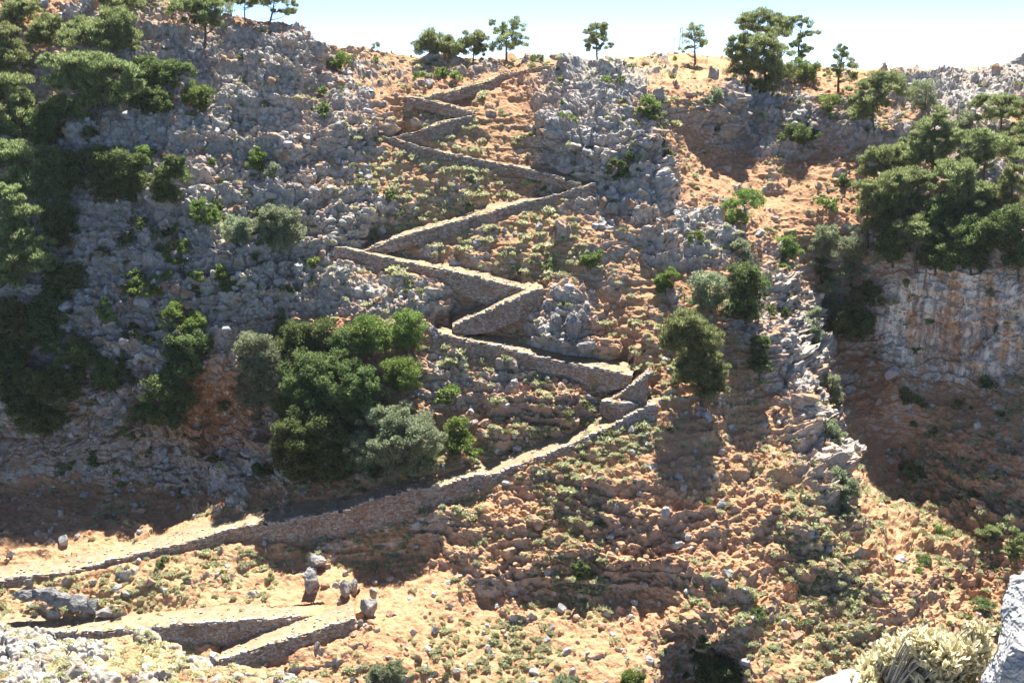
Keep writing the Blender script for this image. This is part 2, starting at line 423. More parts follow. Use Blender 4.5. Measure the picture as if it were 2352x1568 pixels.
flight_geo = []
for f in FLIGHTS:
    u, v, h = resample(f['top'], f['h'], 3.0)
    v = smooth(v, 4); h = smooth(h, 4)
    v = v + (hash01(np.arange(len(u)) // 5, np.zeros(len(u), int), np.zeros(len(u), int), 5) - .5) * 1.6
    # current surface depth at the foot
    col = np.clip(np.interp(u, U, np.arange(NC)).round().astype(int), 0, NC - 1)
    d0 = np.array([np.interp(vv + hh, V[:, c], D[:, c]) for vv, hh, c in zip(v, h, col)])
    d0 = smooth(d0, 9)
    O = pts(u, v, d0)
    T_ = np.gradient(O[:, :2], axis=0); T_ = np.stack([smooth(T_[:, 0], 6), smooth(T_[:, 1], 6)], -1)
    T_ /= np.linalg.norm(T_, axis=1)[:, None]
    Np = np.stack([-T_[:, 1], T_[:, 0]], -1)
    Np[Np[:, 1] < 0] *= -1
    I = O.copy(); I[:, :2] += Np * f['w']
    foot = pts(u, v + h, d0)
    fz = foot[:, 2]
    # inner edge back in picture units
    cp, sp = math.cos(PITCH), math.sin(PITCH)
    fwd = I[:, 1] * cp - I[:, 2] * sp; up = I[:, 1] * sp + I[:, 2] * cp
    ui = W / 2 + F * I[:, 0] / fwd; vi = H / 2 - F * up / fwd
    flight_geo.append((f, u, v, h, d0, O, I, fz, Np))
    # pull the ground to the flight
    o = np.argsort(ui)
    c0, c1 = np.searchsorted(U, u[0] - 8), np.searchsorted(U, u[-1] + 8)
    for c in range(max(c0, 0), min(c1, NC)):
        uc = U[c]; e = float(np.clip(min(uc - u[0], u[-1] - uc) / 14 + .6, 0, 1))
        vo = np.interp(uc, u, v); hh = np.interp(uc, u, h); do = np.interp(uc, u, d0)
        vin = min(np.interp(uc, ui[o], vi[o]), vo - 2.5); di = np.interp(uc, ui[o], I[o, 1])
        vc = V[:, c]; dc = D[:, c].copy()
        at_in = np.interp(vin, vc, dc); at_ft = np.interp(vo + hh, vc, dc)
        new = dc + (di - at_in) * np.exp(-((vin - vc) / 70.0) ** 2) * (vc < vin)
        new = np.where((vc >= vin) & (vc < vo), do + (di - do) * (vo - vc) / (vo - vin) + .55, new)
        new = np.where((vc >= vo) & (vc <= vo + hh), do + .6, new)
        new = np.where(vc > vo + hh, dc + (do - at_ft) * np.exp(-((vc - vo - hh) / 45.0) ** 2), new)
        D[:, c] = dc + (new - dc) * e
        m = 1 - np.clip(np.maximum(vin + 1 - vc, vc - (vo + hh + 1)) / 13.0, 0, 1)
        BAND[:, c] = np.maximum(BAND[:, c], m * e)

P0 = pts(UU, V, D)
# plateau beyond the skyline
back = []
for s in (1.5, 4, 9, 18, 35, 70, 130, 240, 420):
    q = P0[0].copy(); q[:, 1] += s; q[:, 0] *= (1 + s / 900); q[:, 2] -= .03 * s + .0003 * s * s + np.maximum(P0[0][:, 2] - 1.5, 0) * (1 - math.exp(-s / 14))
    back.append(q)
P0 = np.concatenate([np.array(back[::-1]), P0], 0)
NB = len(back); NRT = NR + NB
Vf = np.concatenate([np.repeat(V[:1], NB, 0), V], 0); Uf = np.broadcast_to(U[None], Vf.shape)
Bf = np.concatenate([np.repeat(BAND[:1], NB, 0), BAND], 0)
du = np.gradient(P0, axis=1); dv = np.gradient(P0, axis=0)
N0 = np.cross(dv, du); N0 /= np.linalg.norm(N0, axis=-1)[..., None] + 1e-9
flip = (N0 * P0).sum(-1) > 0; N0[flip & (N0[..., 2] < 0)] *= -1

def splats(lst, u, v):
    o = np.zeros(u.shape)
    for (cu, cv, ru, rv, w) in lst:
        o = np.maximum(o, w * np.exp(-(((u - cu) / ru) ** 2 + ((v - cv) / rv) ** 2) ** 2))
    return o
ROCK = [(430,330,380,350,1),(250,700,340,350,.9),(600,620,200,150,.9),(400,1000,370,140,.85),(650,150,120,120,1),
 (1380,310,150,190,1),(1320,190,130,60,.8),(1480,430,90,80,.9),(1600,540,110,90,.85),(1740,620,70,90,.75),(1835,800,75,130,1),(1885,990,65,130,.85),(1760,690,100,110,.8),
 (1950,280,60,60,.6),(1750,260,140,90,.85),(2200,200,200,80,.9),(2200,420,220,200,.75),(2205,742,200,142,1),
 (880,690,130,60,.75),(830,470,130,60,.65),(1000,170,260,45,.6),(1295,735,75,85,.62),(1300,800,100,35,.9),(1150,900,180,60,.5),(1250,950,130,90,.55),
 (1000,860,60,90,.6),(780,540,60,120,.9),(1450,170,90,40,.7),(770,250,90,130,.65),(1400,560,60,90,.3)]
CLIFF = [(2205,742,200,142,1),(480,950,130,130,.6),(1380,390,140,90,.4),(1620,1520,90,70,.5),(1780,270,130,70,.2)]
STAIN = [(490,940,125,125,1.3),(560,990,100,60,1),(2150,790,70,70,.6),(1100,210,160,40,.8),(1430,780,70,80,.8),(1250,1000,150,100,.7),(1150,970,140,80,.6),(1090,650,60,40,.8)]
LUMPY = [(1350,1230,330,180,1),(1750,1200,200,250,.8),(1950,1350,260,200,.8),(2250,1230,200,220,1.25),(1250,960,200,110,.7),(1600,1420,230,90,.6)]
GRASSY = [(1500,150,220,40,1),(1100,480,420,200,.7),(1350,600,280,120,.7),(2000,1350,200,250,.6),(1800,1050,200,100,.7),(300,1400,500,150,.6),(1000,140,300,40,.7),(2100,165,200,30,1),(1300,1200,500,200,.2)]

Rk = splats(ROCK, Uf, Vf); Cl = splats(CLIFF, Uf, Vf); St = splats(STAIN, Uf, Vf); Lu = splats(LUMPY, Uf, Vf); Gr = splats(GRASSY, Uf, Vf)
p = P0.reshape(-1, 3).astype(np.float32); nrm = N0.reshape(-1, 3)
rk = Rk.ravel(); cl = Cl.ravel(); lu = Lu.ravel(); band = Bf.ravel(); st = St.ravel()
n_lo = fbm(p, 1 / 13., 4, 3); n_mid = fbm(p, 1 / 4., 4, 9)
rk = np.clip(rk + (n_lo * 1.1 + n_mid * .5) * (rk > .05) + (n_mid > .17) * .35, 0, 1)
warp = np.stack([vnoise(p, .7, 31) + .5 * vnoise(p, 1.9, 34), vnoise(p, .7, 32) + .5 * vnoise(p, 1.9, 35), vnoise(p, .7, 33) + .5 * vnoise(p, 1.9, 36)], -1) - .75
pw = p + warp * .85
calm = np.clip(1 - cl * .5, 0, 1)
b1 = boulders(pw, 4.2, 40, .02 + .22 * rk + .22 * lu) * calm
b2 = boulders(pw, 2.0, 50, .06 + .30 * rk + .45 * lu) * calm
b3 = boulders(pw, 1.0, 60, .10 + .30 * rk + .45 * lu) * calm
fh, fe = facets(pw * np.array([1, 1, 1.35], np.float32), 4.3, 70)
fh2, fe2 = facets(pw * np.array([1, 1, 1.3], np.float32), 1.9, 74)
fh3, fe3 = facets(p + warp * .4, .85, 78)
def ledge(step, seed, wob):
    """a lip that grows outwards with height and then steps back in a flat top"""
    zz = (p[:, 2] + wob * (n_mid * 3.2 + n_lo * 2.5) + .12 * p[:, 0] * (vnoise(p, .03, seed) - .5)) / step
    k = np.floor(zz); t = zz - k
    a = vnoise(np.stack([p[:, 0] * .16, p[:, 1] * .16, k.astype(np.float32) * 3.3], -1).astype(np.float32), 1.0, seed)
    return np.where(t < .86, (t / .86) ** 1.4, (1 - t) / .14) * sstep(.22, .62, a)
le1 = ledge(3.6, 91, 1.7); le2 = ledge(1.35, 92, 1.1)
fh0, fe0 = facets(pw * np.array([1, 1, .75], np.float32), 10.5, 66)
butt = fbm(p, (.11, .11, .028), 3, 67); flute = fbm(p, (.45, .45, .05), 3, 68)
disp = n_lo * (1.6 + 2.2 * rk + 2.0 * lu) + n_mid * (.7 + 1.0 * rk + 2.4 * lu) + rk * (1.15 - .85 * np.clip(nrm[:, 2], 0, 1)) * (butt * 5.0 + (fh0 - .5) * 2.0 + np.minimum(fe0 * 6, 1) * 1.0) + cl * flute * 1.6
disp += le1 * (.35 + 1.15 * rk * calm + .75 * lu) + le2 * (.22 + .35 * rk * calm + .45 * lu)
disp += np.maximum(np.maximum(b1 * .7, b2 * .85), b3 * .9) + .25 * b3
cw = np.clip(rk * calm * (1 - .45 * cl) + .1 * cl + .35 * lu * (1 - rk), 0, 1)
cw = cw * (1.15 - .75 * np.clip(nrm[:, 2], 0, 1))
disp += cw * ((fh - .5) * 1.9 + np.minimum(fe * 5, 1) * .7 + (fh2 - .5) * .95 + np.minimum(fe2 * 5, 1) * .42 + (fh3 - .5) * .20 + np.minimum(fe3 * 4, 1) * .10)
ridg = 1 - np.abs(2 * vnoise(p, (.16, .3, 1.15), 81) - 1)
disp += (1 - rk) * .28 * ridg ** 2
disp += fbm(p, 3.1, 2, 95) * (.10 + .20 * rk)
disp += fbm(p, 1.3, 3, 90) * (.5 + .25 * rk + .9 * lu)
amp = (1 - band) * .97 + .03
def box_mean(a, k):
    """local mean over the grid, so that stones and hollows balance out"""
    a = a.reshape(NRT, NC)
    for ax in (0, 1):
        pad = [(0, 0), (0, 0)]; pad[ax] = (k + 1, k)
        c = np.cumsum(np.pad(a, pad, mode='edge'), axis=ax)
        a = (np.take(c, range(2 * k + 1, c.shape[ax]), ax) - np.take(c, range(0, c.shape[ax] - 2 * k - 1), ax)) / (2 * k + 1)
    return a.ravel()
disp -= box_mean(disp, 45) * .9
amp = amp.reshape(NRT, NC).copy(); amp[:NB - 1] *= .12; amp = amp.ravel()
disp *= amp
P1 = P0.reshape(-1, 3) + nrm * disp[:, None]
bumpm = np.clip(np.maximum(np.maximum(b1, b2), b3) / .22, 0, 1) * amp
rock_attr = np.clip(np.maximum(rk * .86, bumpm * (.60 - .35 * lu)), 0, 1) * (1 - .6 * band)
terrain = mesh_obj('terrain', P1, grid_faces(NRT, NC), M['terrain'], smooth=False,
                   attrs=dict(rock=rock_attr, stain=np.maximum(st, lu * .55), cliff=cl, grassy=Gr.ravel()))
tag(terrain, 'steep limestone and orange soil hillside under the plateau', 'hillside', kind='structure')
P1g = P1.reshape(NRT, NC, 3)[NB:]                     # visible part as a grid
def surf(u, v):
    """displaced ground point seen at (u, v) and its row/column"""
    c = int(np.clip(round(np.interp(u, U, np.arange(NC))), 0, NC - 1))
    r = int(np.clip(round((v - skyv[c]) / (1720 - skyv[c]) * (NR - 1)), 0, NR - 1))
    return P1g[r, c]

# ------------------------------------------------------------------ the zigzag path and its walls
def stone_boxes(cs, sx, sy, sz, ang, rs):
    """many irregular little blocks -> verts, quads"""
    n = len(cs)
    b = np.array([(x, y, z) for x in (-1, 1) for y in (-1, 1) for z in (-1, 1)], float) * .5
    q = np.array([(0,1,3,2),(4,6,7,5),(0,4,5,1),(2,3,7,6),(0,2,6,4),(1,5,7,3)])
    v = b[None] * np.stack([sx, sy, sz], -1)[:, None] * (1 + rs.uniform(-.22, .22, (n, 8, 3)))
    ca, sa = np.cos(ang)[:, None], np.sin(ang)[:, None]
    x = v[..., 0] * ca - v[..., 1] * sa; y = v[..., 0] * sa + v[..., 1] * ca
    v = np.stack([x, y, v[..., 2]], -1) + cs[:, None]
    return v.reshape(-1, 3), (q[None] + 8 * np.arange(n)[:, None, None]).reshape(-1, 4)

for fi, (f, u, v, h, d0, O, I, fz, Np) in enumerate(flight_geo):
    n = len(u); rs = np.random.default_rng(100 + fi)
    top = O.copy(); top[:, 2] += fbm(O.astype(np.float32), .55, 3, 44 + fi) * .55 - .05
    height = np.maximum(top[:, 2] - fz, .15) + .9       # 0.9 m goes into the ground
    rows = 14
    ring = []
    for r in range(rows + 1):
        t = r / rows
        q = top.copy(); q[:, 2] -= height * (1 - t)
        q[:, :2] -= Np * (.22 * (1 - t) + .02)[:, None] if np.ndim(t) else Np * (.28 * (1 - t) + .02)
        ring.append(q)
    ring = np.array(ring)                                  # rows bottom..top
    flat = ring.reshape(-1, 3).astype(np.float32)
    hid, ed = facets(flat * np.array([1, 1, 1.9], np.float32), .55, 300)
    off = (hid - .5) * .22 + np.minimum(ed * 3, 1) * .10 + fbm(flat, .5, 2, 7) * .3
    flat = flat + np.concatenate([-np.repeat(Np[None], rows + 1, 0).reshape(-1, 2), np.zeros((len(flat), 1))], 1) * off[:, None]
    ring = flat.reshape(rows + 1, n, 3)
    tb = top.copy(); tb[:, :2] += Np * .55
    bb = tb.copy(); bb[:, 2] -= height
    allr = np.concatenate([ring, tb[None], bb[None]], 0)
    fc = grid_faces(rows + 3, n)
    a = np.arange(rows + 3) * n
    caps = []
    for e in (0, n - 1):
        for r in range(0, rows, 1):
            caps.append((a[r] + e, a[r + 1] + e, a[rows + 1] + e, a[rows + 2] + e) if r == rows - 1 else (a[r] + e, a[r + 1] + e, a[rows + 2] + e, a[rows + 2] + e))
    caps = [c for c in caps if len(set(c)) == 4]
    root = thing('retaining_wall', Vector(O[n // 2]), f['label'], 'stone wall', 'dry stone walls of the zigzag path')
    loc = np.array(O[n // 2])
    mesh_obj('masonry', allr.reshape(-1, 3) - loc, np.concatenate([fc, np.array(caps)]) if caps else fc, M['wall'], root)
    # coping stones along the edge
    seg = np.linalg.norm(np.diff(O, axis=0), axis=1); s = np.concatenate([[0], np.cumsum(seg)])
    pos = np.cumsum(rs.uniform(.35, .75, int(s[-1] / .5) + 2)); pos = pos[pos < s[-1]]
    cs = np.stack([np.interp(pos, s, O[:, k]) for k in range(3)], -1)
    nn = np.stack([np.interp(pos, s, Np[:, k]) for k in range(2)], -1)
    cs[:, :2] += nn * (.2 + rs.uniform(-.1, .1, len(cs)))[:, None]; cs[:, 2] = np.interp(pos, s, top[:, 2]) + rs.uniform(-.06, .14, len(cs))
    keep = rs.random(len(cs)) < .82; cs, nn, pos = cs[keep], nn[keep], pos[keep]
    ang = np.arctan2(nn[:, 1], nn[:, 0]) + math.pi / 2 + rs.uniform(-.2, .2, len(cs))
    vv, qq = stone_boxes(cs - loc, rs.uniform(.4, .8, len(cs)), rs.uniform(.4, .65, len(cs)), rs.uniform(.2, .42, len(cs)), ang, rs)
    mesh_obj('coping', vv, qq, M['coping'], root)
    # the walk
    m = 9
    ts = np.linspace(.02, 1.12, m)
    walk = np.array([O + (I - O) * t for t in ts])
    fl = walk.reshape(-1, 3).astype(np.float32)
    fl[:, 2] += .06 + fbm(fl, .7, 3, 21) * .22 + np.repeat(np.clip((ts - .8) * 1.2, 0, 1) ** 2, n) * 1.2
    po = mesh_obj('path', fl, grid_faces(m, n), M['path'], smooth=True)
    tag(po, None, None, kind='structure')
#PART2
# ------------------------------------------------------------------ trees and shrubs
def tubes(lines):
    """lines: list of (points, radii) -> one mesh of tapered round branches"""
    vs, fs, o = [], [], 0
    K = 6; an = np.arange(K) / K * 2 * math.pi
    for P, R in lines:
        P = np.array(P, float); n = len(P)
        t = np.gradient(P, axis=0); t /= np.linalg.norm(t, axis=1)[:, None] + 1e-9
        ref = np.array([1., 0, 0]) if abs(t[:, 0]).mean() < .8 else np.array([0, 1., 0])
        a = np.cross(t, ref); a /= np.linalg.norm(a, axis=1)[:, None] + 1e-9; b = np.cross(t, a)
        r = np.asarray(R, float)[:, None, None]
        vv = P[:, None] + r * (a[:, None] * np.cos(an)[None, :, None] + b[:, None] * np.sin(an)[None, :, None])
        vs.append(vv.reshape(-1, 3))
        for i in range(n - 1):
            for k in range(K):
                fs.append((o + i * K + k, o + i * K + (k + 1) % K, o + (i + 1) * K + (k + 1) % K, o + (i + 1) * K + k))
        o += n * K
    return np.concatenate(vs), np.array(fs)

def leaf_quads(c, d, L, Wd, rs):
    """pointed leaves: c centre, d direction -> kite quads"""
    n = len(c)
    d = d / (np.linalg.norm(d, axis=1)[:, None] + 1e-9)
    s = np.cross(d, rs.normal(size=(n, 3))); s /= np.linalg.norm(s, axis=1)[:, None] + 1e-9
    L = np.broadcast_to(L, (n,))[:, None]; Wd = np.broadcast_to(Wd, (n,))[:, None]
    v = np.stack([c - d * L * .5, c + s * Wd * .5, c + d * L * .5, c - s * Wd * .5], 1)
    return v.reshape(-1, 3), np.arange(4 * n).reshape(n, 4)

def bu_far(blobs): return blobs[0][0] > 1960 or blobs[0][0] < 360
KIND = {   # name, leaf material, pad size, pad flatness, leaf length, leaf width, upward bias, density
 'P': ('pine_tree', 'pine', .31, .6, .55, .12, 1.0, 1.75),
 'B': ('evergreen_oak', 'oak', .31, .8, .30, .19, .3, 1.6),
 'O': ('olive_tree', 'olive', .31, .8, .30, .16, .4, 1.5),
 'S': ('shrub', 'bright', .33, .8, .26, .17, .4, 1.6),
}
def plant(kind, cat, base, blobs, label, group, seed, sparse=1.0, name=None, trunk_px=None):
    nm, mat, pad, flat, LL, LW, upb, dens = KIND[kind]
    rs = np.random.default_rng(seed)
    if base is None:
        base = (sum(b[0] for b in blobs) / len(blobs), max(b[1] + b[3] for b in blobs) - 2)
    if kind != 'P': base = (base[0], min(base[1], max(b[1] + b[3] for b in blobs) + 1))
    g = surf(*base); dist = float(g[1]); m = dist / F
    rmax = max(b[2] for b in blobs) * m
    root_loc = np.array(g) + np.array([0, 0, -.2])
    Q, lines, padc = [], [], []
    if kind != 'P' and len(blobs) > 1:
        bw = max(b[0] + b[2] for b in blobs) - min(b[0] - b[2] for b in blobs); br = max(b[3] for b in blobs) * .7
        blobs = list(blobs) + [(sum(b[0] for b in blobs) / len(blobs), base[1] - br * .8, bw * .30, br)]
    b0 = blobs[0]; grow = 1.12 if bu_far(blobs) else (1.28 if 540 < b0[0] < 1000 and b0[1] > 740 else (1.3 if 960 < b0[0] < 1110 and b0[1] < 120 else 1.10))
    for (bu, bv, ru, rv) in blobs:
        ru, rv = ru * grow, rv * grow
        rm = (ru + rv) * .5 * m
        dd = min(dist, float(surf(bu, min(bv + rv, 1700))[1]) + rm * .6) - rm * .35 + rs.uniform(-.5, .5) * rm
        c = pts(bu, bv, dd); R = np.array([ru * m, rm, rv * m])
        npad = int(np.clip((ru * rv) / 30.0, 8, 60) * (1.1 if kind == 'P' else 1.0))
        dirs = rs.normal(size=(npad, 3)); dirs /= np.linalg.norm(dirs, axis=1)[:, None]
        dirs[:, 2] = np.where(dirs[:, 2] < -.5, -dirs[:, 2], dirs[:, 2])
        rad = rs.uniform(.4, 1.15, npad)[:, None]
        pc = c + dirs * rad * R
        nleaf = int(max(10, (ru * rv * math.pi) / 5.3 * 5.2 * dens * sparse / npad))
        for q in pc:
            pr = pad * rm * rs.uniform(.65, 1.25) * (1.3 if rm < 2.3 else 1.0); pr = max(pr, .35)
            x = rs.normal(size=(nleaf, 3)); x /= np.linalg.norm(x, axis=1)[:, None]
            x *= (rs.uniform(.25, 1, nleaf) ** .6)[:, None]
            off = x * np.array([pr, pr, pr * flat])
            dvec = x * .8 + rs.normal(size=(nleaf, 3)) * .5 + np.array([0, 0, upb])
            sz = rs.uniform(.7, 1.3, nleaf) * np.clip(.75 + rm * .07, .8, 1.2)
            Q.append((q + off, dvec, LL * sz, LW * sz))
            padc.append((q, pr))
    cc = np.concatenate([q[0] for q in Q]); dv_ = np.concatenate([q[1] for q in Q])
    ls = np.concatenate([q[2] for q in Q]); ws = np.concatenate([q[3] for q in Q])
    root = thing(name or nm, Vector(root_loc), label, cat, group)
    v, f = leaf_quads(cc - root_loc, dv_, ls, ws, rs)
    mesh_obj('crown', v, f, M[mat], root)
    # trunk and limbs
    pcs = np.array([q[0] for q in padc]) - root_loc
    top = pcs[:, 2].max(); mid = pcs.mean(0)
    hgt = max(top * .92, .5)
    tr = np.clip(.032 * hgt + .035, .04, .34)
    k = np.linspace(0, 1, 8)[:, None]
    tip = np.array([mid[0], mid[1], hgt]); bend = rs.normal(size=3) * np.array([.05, .05, 0]) * hgt
    tl = np.array([0, 0, -.5]) * (1 - k) + tip * k + bend * np.sin(k * math.pi)
    lines.append((tl, tr * (1 - .85 * k[:, 0])))
    for q in pcs[rs.permutation(len(pcs))[:min(len(pcs), 14)]]:
        z0 = np.clip(q[2] - .45 * math.hypot(q[0] - mid[0], q[1] - mid[1]) - .3, .12 * hgt, .85 * hgt)
        t0 = (z0 + .5) / (hgt + .5); s0 = np.array([np.interp(t0, k[:, 0], tl[:, j]) for j in range(3)])
        kk = np.linspace(0, 1, 5)[:, None]
        ll = s0 + (q - s0) * kk + np.array([0, 0, -.08]) * np.linalg.norm(q - s0) * np.sin(kk * math.pi)
        lines.append((ll, tr * .42 * (1 - t0 * .6) * (1 - .8 * kk[:, 0])))
    v, f = tubes(lines)
    mesh_obj('trunk', v, f, M['bark'], root, smooth=True)
    return root

